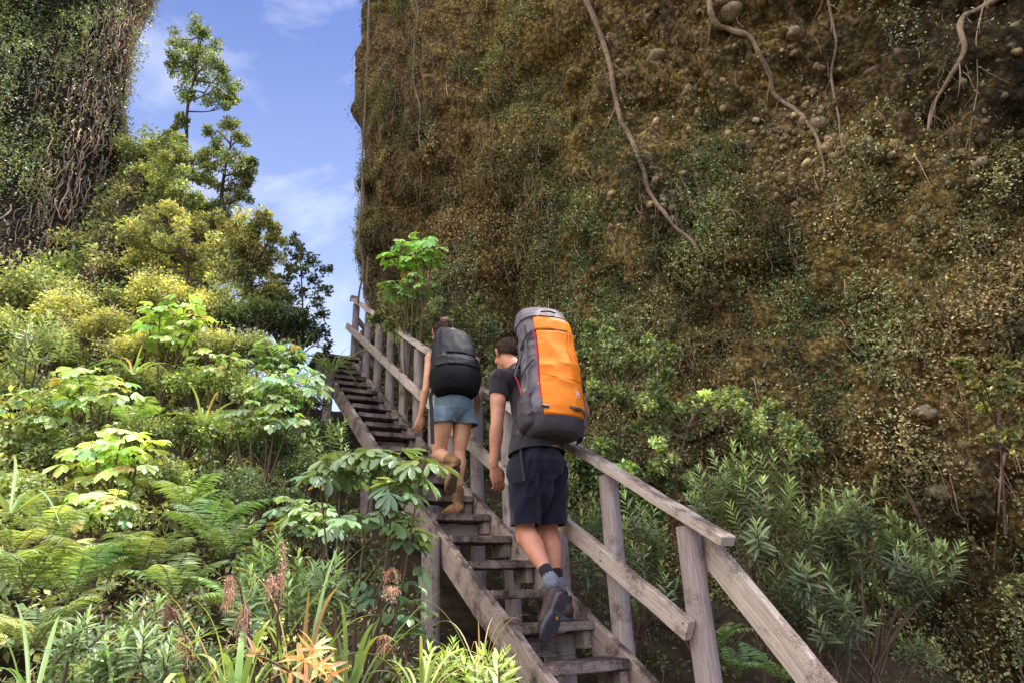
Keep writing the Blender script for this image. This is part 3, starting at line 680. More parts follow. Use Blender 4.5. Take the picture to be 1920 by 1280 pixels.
strands(RP, RNM, (left * .9 + .25 + .5 * low) * vism * (.2 + sstep(-.1, .3, nz2_)), 6500, .28, (.15, .10, .055), 'hanging_roots', 'fine brown hanging rootlets and dead stems over the right cliff')
strands(RP, RNM, (.3 + low) * vism, 900, .18, (.20, .145, .095), 'dead_twigs', 'pale dry twigs tangled in the creeper of the right cliff', .003)
# left cliff
visl = pix(LP); vml = ((visl[:, 0] > -80) & (visl[:, 0] < 500) & (visl[:, 1] > -80) & (visl[:, 1] < 900) & (visl[:, 2] > 0)).astype(float)
ln = fbm(LP * A([2.2, 2.2, .5]), 3, 251); ln2 = fbm(LP * .7, 3, 252)
densl = (.45 + sstep(-.15, .2, ln + .4 * ln2)) * vml * (.5 + .5 * sstep(-3.7, -4.3, toUV(LP)[0]))
tone = np.clip(1 + 1.3 * fbm(LP * 1.4, 3, 253)[:, None], .4, 1.9) * np.ones((1, 3))
g = scatter_on(LP, LNM, densl, 190000, .040, (.095, .12, .05), T_DIA, 'c', None, .12, .45, .3, rowcol=tone, up=.8)
tag(put('creeper', g, M['leafg']), 'glossy small leaved creeper hanging in vertical curtains on the left cliff', 'creeper', kind='stuff')
strands(LP, LNM, (.04 + .35 * sstep(.0, -.3, ln) + 1.3 * sstep(-4.3, -3.8, toUV(LP)[0])) * vml, 6500, .30, (.30, .20, .135), 'hanging_moss', 'shaggy brown moss and dead strands hanging down the left cliff', .006)

# ---- long roots lying on the right cliff
def vine(pts, r, label, off=.012, col=(1, 1, 1), name='vine'):
    off = max(off, r * 1.05); DP = catmull(A(pts, float), 6 * len(pts)); P = A([(lambda c: c[0] + c[1] * off)(on_cliff(x, y, RP, RNM)) for x, y in DP])
    for _ in range(3): P[1:-1] = P[1:-1] * .4 + .3 * (P[:-2] + P[2:])
    P = P[::2]
    for _ in range(1): P[1:-1] = P[1:-1] * .6 + .2 * (P[:-2] + P[2:])
    Q = catmull(P, len(P) * 7); Q = Q + .012 * np.stack([fbm(Q * 5, 2, 1), fbm(Q * 5, 2, 2), fbm(Q * 5, 2, 3)], 1) * (r / .03)
    R_ = np.linspace(r, r * .5, len(Q)) ** 1.0 * (1 + .4 * fbm(Q * 8, 3, 4)) * np.where(np.arange(len(Q)) > len(Q) * .75, 1, 1.12); g = Geo(); tube(g, Q, R_, 9, col)
    for _ in range(int(4 + 120 * r)):
        i = rng.integers(3, len(Q) - 3); l = rng.uniform(.15, .6); d_ = unit(A([0, 0, -1.]) + rdir(1)[0] * .7); t_ = np.linspace(0, 1, 6)[:, None]; tube(g, Q[i] + d_ * l * t_ + rdir(1)[0] * .08 * t_ * t_, np.linspace(R_[i] * .4, .002, 6), 5, col, 0, False)
    o = put(name, g, M['vine'], None, True, P[0]); return tag(o, label, 'vine', 'long woody vines on the right cliff')
vine([(1098, -40), (1102, 5), (1130, 50), (1148, 120), (1160, 200), (1166, 235), (1190, 290), (1210, 335), (1228, 385), (1250, 415), (1290, 450), (1312, 480), (1322, 512)], .036, 'thick pale vine running diagonally down to the middle of the right cliff', .10)
vine([(1330, -40), (1338, 40), (1365, 58), (1402, 68), (1425, 100), (1445, 150), (1452, 178), (1490, 205), (1520, 245), (1540, 280), (1548, 350)], .036, 'crooked brown vine with a sharp bend near its top, right of the thick vine')
vine([(1545, -40), (1560, 40), (1570, 80), (1556, 140), (1568, 200), (1580, 270), (1598, 310), (1605, 335)], .018, 'thin wavy vine hanging just right of the crooked brown vine')
vine([(1900, -20), (1850, 15), (1805, 28), (1798, 60), (1808, 100), (1772, 160), (1745, 200), (1735, 270)], .034, 'dark reddish vine that comes in from the top right corner of the cliff')
vine([(782, -10), (780, 60), (772, 120), (782, 200), (786, 260), (792, 330), (786, 355)], .017, 'thin dark vine hanging down the far left part of the right cliff')
vine([(1275, 325), (1290, 365), (1296, 395), (1288, 430)], .016, 'short curved root just right of the thick pale vine')
vine([(1085, 528), (1110, 548), (1135, 556), (1165, 552)], .017, 'short sagging root low on the cliff above the orange backpack')
vine([(1905, 520), (1885, 560), (1855, 595)], .018, 'short slanting root near the right edge of the picture')
vine([(1850, -20), (1828, 80), (1832, 150), (1825, 210), (1805, 300)], .008, 'very thin straight stem beside the dark reddish vine')
vine([(1700, 925), (1725, 975), (1742, 1010), (1738, 1050)], .014, 'thin root below the pale boulder at lower right')
vine([(1880, 850), (1870, 930), (1868, 1000), (1862, 1075)], .012, 'thin vertical root near the lower right edge')
# vines that hang free against the sky at the far corner of the wall
def freevine(pts, d, r, label):
    P = A([at(x, y, dd) for (x, y), dd in zip(pts, np.linspace(d, d + .1, len(pts)))]); Q = catmull(P, len(P) * 7); g = Geo(); tube(g, Q, r * (1 + .25 * fbm(Q * 6, 2, 7)), 7, (.6, .5, .55))
    tag(put('vine', g, M['vine'], None, True, P[0]), label, 'vine', 'vines hanging free at the far cliff corner')
freevine([(692, -30), (690, 60), (688, 120), (684, 210), (679, 300), (682, 380), (674, 440), (680, 490), (683, 560)], 9.6, .015, 'dark vine hanging straight down the sky side corner of the right cliff')
freevine([(680, 330), (676, 400), (673, 450), (682, 500), (674, 545), (671, 570)], 9.5, .016, 'second thinner dark vine looping against the sky above the handrail top')
freevine([(690, 480), (688, 530), (694, 545), (692, 575)], 9.5, .013, 'short dark vine end dangling beside the top of the handrail')

# rounded stones set in the conglomerate of the upper wall
ICO_V = unit(A([[a, b, c] for a in (-1, 0, 1) for b in (-1, 0, 1) for c in (-1, 0, 1) if (a, b, c) != (0, 0, 0)], ))
def stone_mesh():
    lat = np.linspace(-1, 1, 7)[1:-1] * math.pi / 2; n = 10; th = np.linspace(0, 2 * math.pi, n, endpoint=False)
    V = [A([[0, 0, -1.]])] + [np.stack([np.cos(a) * np.cos(th), np.cos(a) * np.sin(th), np.full(n, np.sin(a))], 1) for a in lat] + [A([[0, 0, 1.]])]; V = np.concatenate(V); m = len(lat)
    i = 1 + np.arange(m * n).reshape(m, n); j = np.roll(i, -1, 1); Q = np.stack([i[:-1].ravel(), j[:-1].ravel(), j[1:].ravel(), i[1:].ravel()], 1)
    T = np.concatenate([np.stack([np.zeros(n, int), j[0], i[0]], 1), np.stack([np.full(n, 1 + m * n), i[-1], j[-1]], 1)]); return V, Q, T
SV, SQ, ST = stone_mesh(); w_ = (RPM ** 1.5) * vism * (.15 + sstep(-.1, .35, fbm(RP * 1.1, 3, 888))); w_ = w_ / w_.sum(); g = Geo()
for i in rng.choice(len(RP), 1000, p=w_):
    r = .014 + .05 * rng.random() ** 3.0; s3 = r * A([rng.uniform(.8, 1.35), rng.uniform(.8, 1.2), rng.uniform(.7, 1.1)]); ax = rdir(3); R_ = np.linalg.qr(ax)[0]
    V = SV * (1 + .32 * vnoise(SV * 1.3 + i, 5))[:, None] * s3; V = V @ R_ + RP[i] + RNM[i] * r * rng.uniform(-.55, .05)
    c = A([.36, .27, .15]) * math.exp(rng.normal(-.2, .35)) * (.35 + .65 * RC[i, 1]) * A([1, rng.uniform(.9, 1.05), rng.uniform(.8, 1.15)]); cc = np.tile(c, (len(V), 1)) * (1 - .5 * np.clip(vnoise(V * 30, 6), 0, 1))[:, None]
    g.add(V, SQ, cc); g.add(V, ST, cc)
M['stone'] = plain('river_stone', (.4, .33, .25), .85, .25, .5, 26, .8, .012, attr=True)
tag(put('embedded_stones', g, M['stone'], None, True), 'rounded pale stones embedded in the upper and right parts of the cliff', 'stones', kind='stuff')
def boulder(px, py, r, label):
    p, n = on_cliff(px, py, RP, RNM); g = Geo(); V = SV * r * A([1.1, .9, .95]); lat = fuse_sphere(r); V, Q, T = lat; V = V * A([1.15, 1.15, .8]) * (1 + .42 * fbm(V / r * 1.1 + px, 3, 7)[:, None] + .06 * fbm(V / r * 5, 2, 8)[:, None]) + p - n * r * .45
    g.add(V, Q, (.26, .20, .125)); g.add(V, T, (.26, .20, .125)); tag(put('boulder', g, M['stone'], None, True, p), label, 'boulder', 'boulders in the cliff')
def fuse_sphere(r, m=18, n=26):
    lat = np.linspace(-1, 1, m + 2)[1:-1] * math.pi / 2; th = np.linspace(0, 2 * math.pi, n, endpoint=False)
    V = np.concatenate([A([[0, 0, -1.]])] + [np.stack([np.cos(a) * np.cos(th), np.cos(a) * np.sin(th), np.full(n, np.sin(a))], 1) for a in lat] + [A([[0, 0, 1.]])]) * r
    i = 1 + np.arange(m * n).reshape(m, n); j = np.roll(i, -1, 1); return V, np.stack([i[:-1].ravel(), j[:-1].ravel(), j[1:].ravel(), i[1:].ravel()], 1), np.concatenate([np.stack([np.zeros(n, int), j[0], i[0]], 1), np.stack([np.full(n, 1 + m * n), i[-1], j[-1]], 1)])
boulder(1487, 72, .105, 'round pale boulder set in the top of the cliff, right of the crooked vine bend')
boulder(1762, 918, .10, 'pale boulder in the bare lower right part of the cliff')
boulder(1235, 105, .12, 'pale angular boulder near the top, right of the thick pale vine')
boulder(1370, 30, .15, 'broad boulder above the bend of the crooked brown vine')
boulder(1745, 775, .09, 'small pale boulder above the lower right bare patch')
boulder(1535, 235, .11, 'oval boulder behind the lower half of the crooked brown vine')
# ================================================================== trees and bushes on the left bank
def C_(lst, d, k=1.): return [(at(x, y, d + rng.uniform(-.35, .35)), r * d / F_PX * k) for x, y, r in lst]
def trunk_px(pts, d): return [at(x, y, d) for x, y in pts]
def tree_px(name, label, d, tpts, cl, leaf, col, **kw):
    tr_ = trunk_px(tpts, d); return build_tree(name, label, kw.pop('cat', 'tree'), tr_[0], tr_, C_(cl, d), leaf, col, M[kw.pop('mat', 'leaf')], **kw)
tree_px('tree', 'slender tall tree standing highest against the sky beside the left cliff', 10.8, [(352, 330), (350, 270), (352, 200), (368, 130), (372, 70)],
        [(342, 75, 22), (370, 58, 22), (350, 105, 26), (385, 92, 26), (410, 118, 24), (338, 140, 24), (378, 140, 26), (412, 155, 24), (438, 172, 17), (400, 186, 22), (352, 172, 22), (330, 112, 16), (425, 195, 14), (340, 225, 14), (318, 250, 14), (335, 270, 14)],
        .046, (.16, .21, .075), tr=.035, n_leaf=110, yellow=.3, sub=6)
tree_px('tree', 'grey green open crowned tree leaning to the sky, below the tallest tree', 10.2, [(400, 470), (412, 400), (420, 330), (432, 270)],
        [(408, 245, 22), (436, 240, 22), (452, 262, 16), (400, 285, 24), (436, 292, 26), (462, 318, 20), (472, 345, 16), (430, 335, 26), (450, 372, 20), (405, 350, 24), (448, 330, 20), (390, 305, 14), (470, 300, 14), (425, 375, 22), (400, 395, 22)],
        .044, (.15, .18, .08), tr=.045, n_leaf=150, yellow=.3, sub=4)
tree_px('bush', 'yellow green bushy tree filling the gap between the left cliff and the grey green tree', 9.6, [(330, 500), (335, 420), (340, 350)],
        [(300, 262, 28), (335, 285, 30), (368, 290, 28), (305, 320, 30), (345, 335, 32), (385, 330, 28), (300, 370, 26), (340, 380, 30), (380, 378, 30), (412, 395, 24), (318, 300, 28)],
        .043, (.19, .23, .075), tr=.05, n_leaf=230, yellow=.4, cat='tree')
tree_px('bush', 'wide sunlit golden leaved bush at the middle of the left bank', 8.6, [(345, 640), (350, 560), (352, 490)],
        [(262, 420, 34), (305, 405, 34), (350, 412, 34), (392, 420, 34), (280, 465, 36), (330, 460, 38), (382, 470, 38), (425, 462, 34), (300, 510, 34), (350, 515, 36), (402, 520, 34), (250, 490, 30), (440, 505, 28)],
        .042, (.27, .28, .10), tr=.05, n_leaf=260, yellow=.35, cat='shrub')
tree_px('bush', 'olive green bush sloping down to the sky right of the golden bush', 8.8, [(470, 640), (472, 560), (470, 500)],
        [(440, 425, 26), (470, 420, 26), (498, 412, 22), (505, 445, 26), (462, 458, 28), (495, 478, 28), (520, 500, 26), (465, 500, 28), (498, 528, 28), (452, 545, 28), (525, 545, 24), (510, 425, 18)],
        .043, (.22, .22, .075), tr=.04, n_leaf=220, yellow=.4, cat='shrub')
tree_px('sapling', 'dark thin sapling silhouetted against the sky left of the stair head', 8.3, [(566, 690), (568, 620), (566, 540), (560, 450)],
        [(556, 452, 15), (572, 470, 15), (548, 482, 15), (590, 490, 17), (612, 500, 15), (560, 505, 17), (538, 520, 15), (592, 525, 17), (612, 540, 12), (562, 545, 18), (540, 560, 16), (588, 568, 17), (606, 590, 13), (560, 590, 18), (582, 615, 18), (606, 620, 13), (545, 610, 17), (570, 640, 15), (612, 650, 12)],
        .05, (.065, .09, .04), tr=.018, n_leaf=34, yellow=.1, mat='leafd')
# ---- massed shrubs of the bank: templates copied as objects
def crown_template(n, leaf, col, var, yellow, T=T_DIA, flat=.8, mat='leaf'):
    g = Geo(); gs = Geo()
    for _ in range(16):
        c = rdir(1)[0] * rng.uniform(.25, .72) * A([1, 1, .75]); c[2] = abs(c[2]) * 1.0 - .15; tube(gs, limb_path([0, 0, -.75], c, .12, 6), np.linspace(.028, .006, 6), 4)
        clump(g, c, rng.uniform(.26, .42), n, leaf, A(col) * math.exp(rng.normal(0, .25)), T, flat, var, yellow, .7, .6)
    a = g.mesh('foliage'); a.materials.append(M[mat]); b = gs.mesh('stem', True); b.materials.append(M['twig']); return a, b
TEMPL = {'gold': [crown_template(300, .062, (.27, .28, .10), .4, .3) for _ in range(2)],
         'green': [crown_template(280, .066, (.20, .23, .085), .35, .35) for _ in range(2)],
         'bright': [crown_template(170, .09, (.22, .28, .095), .3, .3, T_OVAL) for _ in range(2)],
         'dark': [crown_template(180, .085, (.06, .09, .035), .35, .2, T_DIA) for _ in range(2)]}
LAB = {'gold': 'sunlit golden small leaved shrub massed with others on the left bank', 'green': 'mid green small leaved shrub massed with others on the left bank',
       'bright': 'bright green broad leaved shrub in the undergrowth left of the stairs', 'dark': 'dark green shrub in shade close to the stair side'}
def shrub(px, py, d, r, kind, label=None, group=None):
    c = at(px, py, d); a, b = TEMPL[kind][rng.integers(2)]
    root = thing('shrub', label or LAB[kind], 'shrub', c - A([0, 0, .7 * r]), group or {'gold': 'golden shrubs on the left bank', 'green': 'green shrubs on the left bank', 'bright': 'broad leaved shrubs left of the stairs', 'dark': 'dark shrubs beside the stairs'}[kind])
    rz = rng.uniform(0, 6.28)
    for nm, me in (('foliage', a), ('stem', b)):
        o = bpy.data.objects.new(nm, me); COL.objects.link(o); o.parent = root; o.location = (0, 0, .7 * r); o.scale = (r, r, r * rng.uniform(.8, 1.05)); o.rotation_euler = (0, 0, rz)
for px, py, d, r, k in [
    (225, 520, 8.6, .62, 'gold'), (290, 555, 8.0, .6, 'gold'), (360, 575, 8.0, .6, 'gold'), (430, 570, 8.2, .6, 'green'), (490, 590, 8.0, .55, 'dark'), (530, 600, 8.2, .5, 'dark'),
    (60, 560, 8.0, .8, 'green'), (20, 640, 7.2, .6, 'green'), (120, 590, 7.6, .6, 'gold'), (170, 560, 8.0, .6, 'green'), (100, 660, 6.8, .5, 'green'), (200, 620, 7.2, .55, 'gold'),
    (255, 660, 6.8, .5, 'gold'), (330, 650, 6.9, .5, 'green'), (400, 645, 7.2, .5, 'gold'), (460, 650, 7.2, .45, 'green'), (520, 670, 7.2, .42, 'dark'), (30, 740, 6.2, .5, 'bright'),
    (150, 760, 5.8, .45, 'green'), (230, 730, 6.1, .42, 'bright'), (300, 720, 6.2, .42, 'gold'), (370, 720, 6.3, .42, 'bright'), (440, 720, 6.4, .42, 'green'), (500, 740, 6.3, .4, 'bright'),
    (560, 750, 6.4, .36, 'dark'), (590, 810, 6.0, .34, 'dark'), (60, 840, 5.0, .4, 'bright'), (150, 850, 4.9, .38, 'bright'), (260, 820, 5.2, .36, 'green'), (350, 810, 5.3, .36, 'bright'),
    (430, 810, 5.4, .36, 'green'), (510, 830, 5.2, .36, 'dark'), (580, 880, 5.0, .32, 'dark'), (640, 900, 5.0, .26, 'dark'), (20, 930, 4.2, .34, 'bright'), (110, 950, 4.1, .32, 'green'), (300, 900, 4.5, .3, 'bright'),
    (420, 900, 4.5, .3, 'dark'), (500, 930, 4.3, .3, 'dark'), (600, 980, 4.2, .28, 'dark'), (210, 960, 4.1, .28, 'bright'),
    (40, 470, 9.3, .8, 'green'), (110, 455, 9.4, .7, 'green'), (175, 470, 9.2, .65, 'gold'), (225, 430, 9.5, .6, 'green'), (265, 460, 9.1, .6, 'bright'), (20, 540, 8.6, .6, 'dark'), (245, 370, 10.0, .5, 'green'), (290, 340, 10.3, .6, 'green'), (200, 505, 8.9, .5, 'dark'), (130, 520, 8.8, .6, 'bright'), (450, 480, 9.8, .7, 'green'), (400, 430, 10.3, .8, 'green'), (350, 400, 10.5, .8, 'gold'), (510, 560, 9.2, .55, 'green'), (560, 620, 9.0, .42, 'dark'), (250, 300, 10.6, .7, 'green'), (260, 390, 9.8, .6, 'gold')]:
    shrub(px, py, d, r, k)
# ---- undergrowth that reads as one mass
NU = 4200
uu = rng.uniform(-8.5, -.25, NU); vv = rng.uniform(-3.2, 8.0, NU); dist = np.hypot(uu + 1.8, vv + 3); keep = (dist > 1.25) & (rng.random(NU) < np.clip(1.35 - uu / -14, .3, 1)); uu, vv = uu[keep], vv[keep]; zz = ground_z(uu, vv)
CP = O[None] + X[None] * uu[:, None] + H[None] * vv[:, None]; CP[:, 2] = zz
q = pix(CP + A([0, 0, .2])); m_ = (q[:, 2] > .9) & (q[:, 0] > -250) & (q[:, 0] < 1150) & (q[:, 1] < 1650); CP = CP[m_]; uu = uu[m_]; q = q[m_]
gA, gB = Geo(), Geo(); litter = 0
for c, u_, dd in zip(CP, uu, q[:, 2]):
    r = rng.uniform(.10, .24) * (1.15 if dd > 4 else .8); n = int(44 if dd > 4 else 60); sz = .052 if dd > 5 else .042 if dd > 3 else .034
    hgt = rng.uniform(.05, .38) * (1.2 if dd > 4 else .8) * (.5 if u_ > -.8 else 1); k = rng.random()
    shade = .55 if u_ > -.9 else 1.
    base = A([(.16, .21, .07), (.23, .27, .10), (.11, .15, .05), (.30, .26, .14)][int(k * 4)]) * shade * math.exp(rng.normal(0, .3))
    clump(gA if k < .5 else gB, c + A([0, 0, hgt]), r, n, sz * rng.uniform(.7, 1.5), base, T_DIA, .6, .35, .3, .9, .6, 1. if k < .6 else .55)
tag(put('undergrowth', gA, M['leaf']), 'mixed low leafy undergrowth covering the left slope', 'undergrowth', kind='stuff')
tag(put('ground_cover', gB, M['leafg']), 'glossy low ground cover between the ferns on the left slope', 'ground cover', kind='stuff')
# dry stems and litter lying in it
g = Geo()
for _ in range(900):
    k = rng.integers(len(CP)); p = CP[k] + A([0, 0, rng.uniform(.05, .4)]); d = unit(rdir(1)[0] + A([0, 0, .4])); L_ = rng.uniform(.08, .35)
    tube(g, [p, p + d * L_ * .5 + rdir(1)[0] * .02, p + d * L_], [.0025, .002, .0012], 3, lcol((1.6, 1.3, 1.1), 1, .3, .1)[0], 0, False)
tag(put('dead_twigs', g, M['twig']), 'dry brown twigs scattered through the undergrowth of the left slope', 'twigs', kind='stuff')
# under and right of the stairs: dim litter plants
NU = 1500; uu = rng.uniform(-.4, 4.6, NU); vv = rng.uniform(-2.2, 6.5, NU); CP2 = O[None] + X[None] * uu[:, None] + H[None] * vv[:, None]; CP2[:, 2] = ground_z(uu, vv)
q = pix(CP2 + A([0, 0, .1])); m_ = (q[:, 2] > 1.2) & (q[:, 0] > 500) & (q[:, 0] < 2150) & (q[:, 1] < 1500) & ~((uu > -.25) & (uu < .65)); CP2, uu = CP2[m_], uu[m_]
g = Geo()
for c, u_ in zip(CP2, uu):
    if rng.random() < .4: continue
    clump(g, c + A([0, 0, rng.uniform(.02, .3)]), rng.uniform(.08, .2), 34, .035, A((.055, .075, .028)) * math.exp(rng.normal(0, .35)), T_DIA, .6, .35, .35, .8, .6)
tag(put('ground_cover', g, M['leaf']), 'dim low plants on the shaded floor between the stairs and the right cliff', 'ground cover', kind='stuff')
g = Geo()
for _ in range(700):
    k = rng.integers(len(CP2)); p = CP2[k] + A([0, 0, rng.uniform(.0, .25)]); d = unit(rdir(1)[0] + A([0, 0, .2])); L_ = rng.uniform(.1, .45)
    tube(g, [p, p + d * L_ * .5 + rdir(1)[0] * .04, p + d * L_], [.004, .003, .0015], 3, lcol((1.5, 1.2, 1.), 1, .35, .1)[0], 0, False)
tag(put('dead_twigs', g, M['twig']), 'dead brown twigs on the shaded floor right of the stairs', 'twigs', kind='stuff')
# ================================================================== single plants one can point at
# five-finger shrubs (palmate leaves)
def tipsat(lst, d): return [at(x, y, d + rng.uniform(-.12, .12)) for x, y in lst]
def under(px, py, d, drop=.3):
    P = at(px, py, d); P[2] = float(gz(P)[0]); return P
t_ = tipsat([(600, 905), (655, 900), (640, 868), (700, 862)], 2.45) + tipsat([(742, 872), (790, 880), (770, 905), (738, 930)], 2.4) + tipsat([(728, 985), (655, 985), (765, 1010)], 2.35)
make_palmate('five_finger_shrub', 'glossy palmate leaved shrub overlapping the left side of the stairs in the foreground', under(690, 1150, 2.45), t_, .10, 6, (.08, .135, .045), nl=5, tr=.008, pet=.055, T=T_SERN, second=.15)
t_ = tipsat([(760, 1105), (715, 1125), (770, 1150), (735, 1165), (700, 1090)], 2.3)
make_palmate('five_finger_shrub', 'small palmate leaved shrub in front of the round timber leg of the stairs', under(720, 1240, 2.35), t_, .07, 6, (.075, .15, .06), nl=3, T=T_OBOV, tr=.007, pet=.05)
for tips, d, L_, c_, lb in [
    ([(300, 590), (345, 580), (280, 620), (320, 640), (365, 610)], 6.3, .17, (.24, .36, .07), 'pale lime palmate shrub highest on the sunlit slope'),
    ([(150, 715), (190, 725), (170, 760), (215, 745), (130, 745)], 5.0, .15, (.25, .33, .12), 'whitish green palmate shrub in full sun at the left middle'),
    ([(180, 850), (225, 835), (260, 850), (200, 880), (245, 880), (160, 880)], 4.1, .15, (.24, .33, .09), 'brightest large leaved palmate shrub low on the left slope'),
    ([(190, 965), (170, 940), (215, 950), (150, 975)], 3.6, .10, (.24, .34, .1), 'small bright palmate shrub just under the brightest one'),
    ([(430, 680), (385, 672), (405, 700)], 6.2, .13, (.22, .3, .1), 'pale palmate tuft in sun at the centre of the slope'),
    ([(500, 655), (540, 665), (520, 690), (480, 680)], 6.6, .14, (.11, .2, .06), 'shaded palmate shrub below the dark sapling'),
    ([(530, 715), (575, 710), (500, 730), (555, 745), (590, 735)], 5.7, .14, (.14, .24, .09), 'grey green palmate shrub beside the upper left stringer'),
    ([(470, 770), (520, 765), (440, 790), (500, 800), (540, 800)], 5.0, .13, (.16, .26, .09), 'mid green palmate shrub left of the second timber leg'),
    ([(540, 960), (590, 965), (560, 990), (610, 1000)], 3.4, .11, (.17, .28, .12), 'blue green palmate shrub behind the foreground one'),
    ([(60, 760), (20, 790), (90, 790)], 5.0, .14, (.16, .26, .06), 'palmate shrub at the left edge of the slope')]:
    tp_ = tipsat(tips, d); cx, cy = np.mean(tips, 0)
    make_palmate('five_finger_shrub', lb, under(cx, cy + 60, d), tp_, L_ * .8, 8, c_, nl=5, T=T_OBOV, tr=.014)
tp_ = tipsat([(760, 465), (795, 460), (740, 490), (780, 490), (810, 485), (770, 510)], 8.2)
make_palmate('five_finger_shrub', 'bright green young palmate tree standing against the cliff above the handrail', under(775, 640, 8.2), tp_, .15, 8, (.20, .36, .05), nl=5, T=T_OBOV, tr=.02)
tp_ = tipsat([(740, 540), (775, 530), (800, 545), (760, 560)], 8.0)
make_palmate('five_finger_shrub', 'lower bright palmate tuft between the handrail and the cliff', under(770, 660, 8.0), tp_, .12, 7, (.15, .28, .05), nl=5, T=T_OBOV, tr=.014)
# bushes against the base of the right cliff
def bush(label, d, tr_, cl, leaf, col, **kw): return tree_px('shrub', label, d, tr_, cl, leaf, col, cat='shrub', **kw)
bush('loose yellow green bush behind the top of the handrail', 8.3, [(770, 690), (765, 640), (760, 590)], [(715, 575, 22), (740, 560, 24), (770, 575, 24), (735, 600, 24), (775, 610, 24), (800, 590, 22), (750, 630, 22), (790, 640, 20), (705, 600, 14)], .042, (.13, .15, .05), tr=.03, n_leaf=110, T=T_OVAL)
bush('dark leafy bush behind the young woman', 7.2, [(860, 760), (858, 680), (850, 600)], [(820, 590, 26), (860, 575, 28), (905, 600, 28), (930, 640, 26), (880, 640, 28), (925, 690, 22), (900, 570, 20), (830, 620, 20)], .04, (.085, .10, .04), tr=.03, n_leaf=120)
bush('fresh green round leaved bush directly behind the orange backpack', 5.6, [(1150, 930), (1160, 840), (1165, 760)], [(1110, 650, 26), (1150, 635, 28), (1190, 650, 28), (1130, 690, 30), (1180, 700, 30), (1225, 680, 28), (1160, 740, 28), (1210, 735, 28), (1120, 730, 22), (1250, 710, 20), (1105, 620, 16), (1250, 660, 16)], .036, (.15, .19, .065), tr=.02, n_leaf=150, T=T_OVAL, yellow=.3)
bush('lime green layered bush right of the backpack and above the narrow leaved shrub', 5.3, [(1265, 960), (1270, 880), (1290, 800)], [(1215, 775, 26), (1255, 760, 28), (1300, 745, 28), (1340, 745, 28), (1235, 810, 26), (1285, 795, 28), (1330, 785, 28), (1375, 765, 28), (1410, 775, 24), (1200, 800, 18), (1250, 850, 22), (1380, 740, 18)], .034, (.17, .21, .07), tr=.02, n_leaf=140, T=T_OVAL, yellow=.35)
bush('lime green bush spreading over the top of the narrow leaved shrub', 5.2, [(1440, 960), (1445, 880), (1450, 830)], [(1400, 800, 24), (1440, 790, 26), (1480, 800, 26), (1510, 825, 24), (1455, 830, 24), (1420, 830, 22), (1525, 850, 16), (1490, 850, 18), (1450, 760, 16)], .034, (.18, .22, .07), tr=.018, n_leaf=130, T=T_OVAL, yellow=.35)
bush('olive bush of round leaves growing out at the right edge of the cliff', 5.1, [(1885, 1000), (1880, 880), (1870, 800)], [(1810, 700, 18), (1840, 720, 24), (1880, 715, 26), (1915, 730, 26), (1850, 760, 26), (1895, 770, 28), (1865, 810, 22), (1905, 820, 22), (1800, 680, 12), (1930, 690, 20), (1880, 685, 18)], .034, (.19, .19, .045), tr=.012, n_leaf=90, T=T_OVAL, yellow=.4)
bush('small sprig of round leaves at the lower right edge', 4.7, [(1900, 1180), (1905, 1130), (1900, 1100)], [(1890, 1085, 14), (1912, 1095, 16), (1880, 1105, 12), (1930, 1085, 14)], .034, (.15, .17, .04), tr=.007, n_leaf=26, T=T_OVAL)
bush('dim green bush low behind the handrail at the man', 5.6, [(1130, 1000), (1135, 930), (1130, 860)], [(1095, 860, 24), (1140, 850, 26), (1110, 900, 26), (1180, 880, 26), (1230, 900, 26), (1160, 930, 26), (1220, 950, 24), (1290, 900, 22)], .045, (.10, .15, .04), tr=.018, n_leaf=150, T=T_OVAL)
bush('dark bush between the two hikers behind the rail', 6.3, [(900, 880), (905, 820), (905, 760)], [(905, 740, 20), (925, 780, 20), (900, 800, 22), (935, 840, 20), (885, 840, 18), (920, 880, 18)], .04, (.08, .11, .04), tr=.015, n_leaf=90)
# narrow leaved hebes
def hebe_px(label, base, d, tips, **kw): return make_hebe('hebe_shrub', label, under(*base, d), [at(x, y, d + rng.uniform(-.35, .3)) for x, y in tips], **kw)
TL = [(1335, 850), (1375, 835), (1415, 855), (1450, 850), (1300, 905), (1345, 905), (1390, 905), (1430, 900), (1480, 905), (1325, 955), (1370, 950), (1420, 950), (1500, 945), (1470, 960), (1540, 920), (1310, 880), (1360, 870)]
hebe_px('upper mound of a narrow leaved hebe right of the handrail', (1400, 1120), 4.35, TL, n=12, L=.11, col=(.09, .12, .05), tipcol=(.26, .36, .10), sl=.3)
TL = [(1560, 930), (1605, 925), (1640, 905), (1580, 975), (1625, 965), (1665, 960), (1690, 985), (1540, 1000), (1590, 1010), (1640, 1010), (1500, 1010), (1460, 1020), (1720, 1000), (1760, 1020), (1800, 1025), (1700, 1040), (1745, 1060)]
hebe_px('wide spreading narrow leaved hebe reaching to the right under the cliff', (1580, 1180), 4.3, TL, n=12, L=.11, col=(.085, .115, .05), tipcol=(.24, .33, .09), sl=.3)
TL = [(1450, 1060), (1500, 1050), (1550, 1070), (1600, 1075), (1480, 1110), (1530, 1120), (1470, 1085), (1640, 1085), (1590, 1120), (1520, 1150), (1430, 1110)]
hebe_px('low drooping narrow leaved hebe branches beside the raking plank', (1540, 1230), 4.1, TL, n=11, L=.105, col=(.085, .115, .05), tipcol=(.24, .33, .09), sl=.28)
TL = [(1170, 930), (1200, 950), (1170, 975), (1215, 990), (1235, 1010), (1190, 1030), (1240, 1060), (1210, 1080), (1110, 930), (1090, 960), (1080, 1000)]
hebe_px('narrow leaved hebe seen through the handrail posts', (1190, 1180), 4.4, TL, n=10, L=.10, col=(.09, .14, .06), tipcol=(.27, .38, .10), sl=.26)
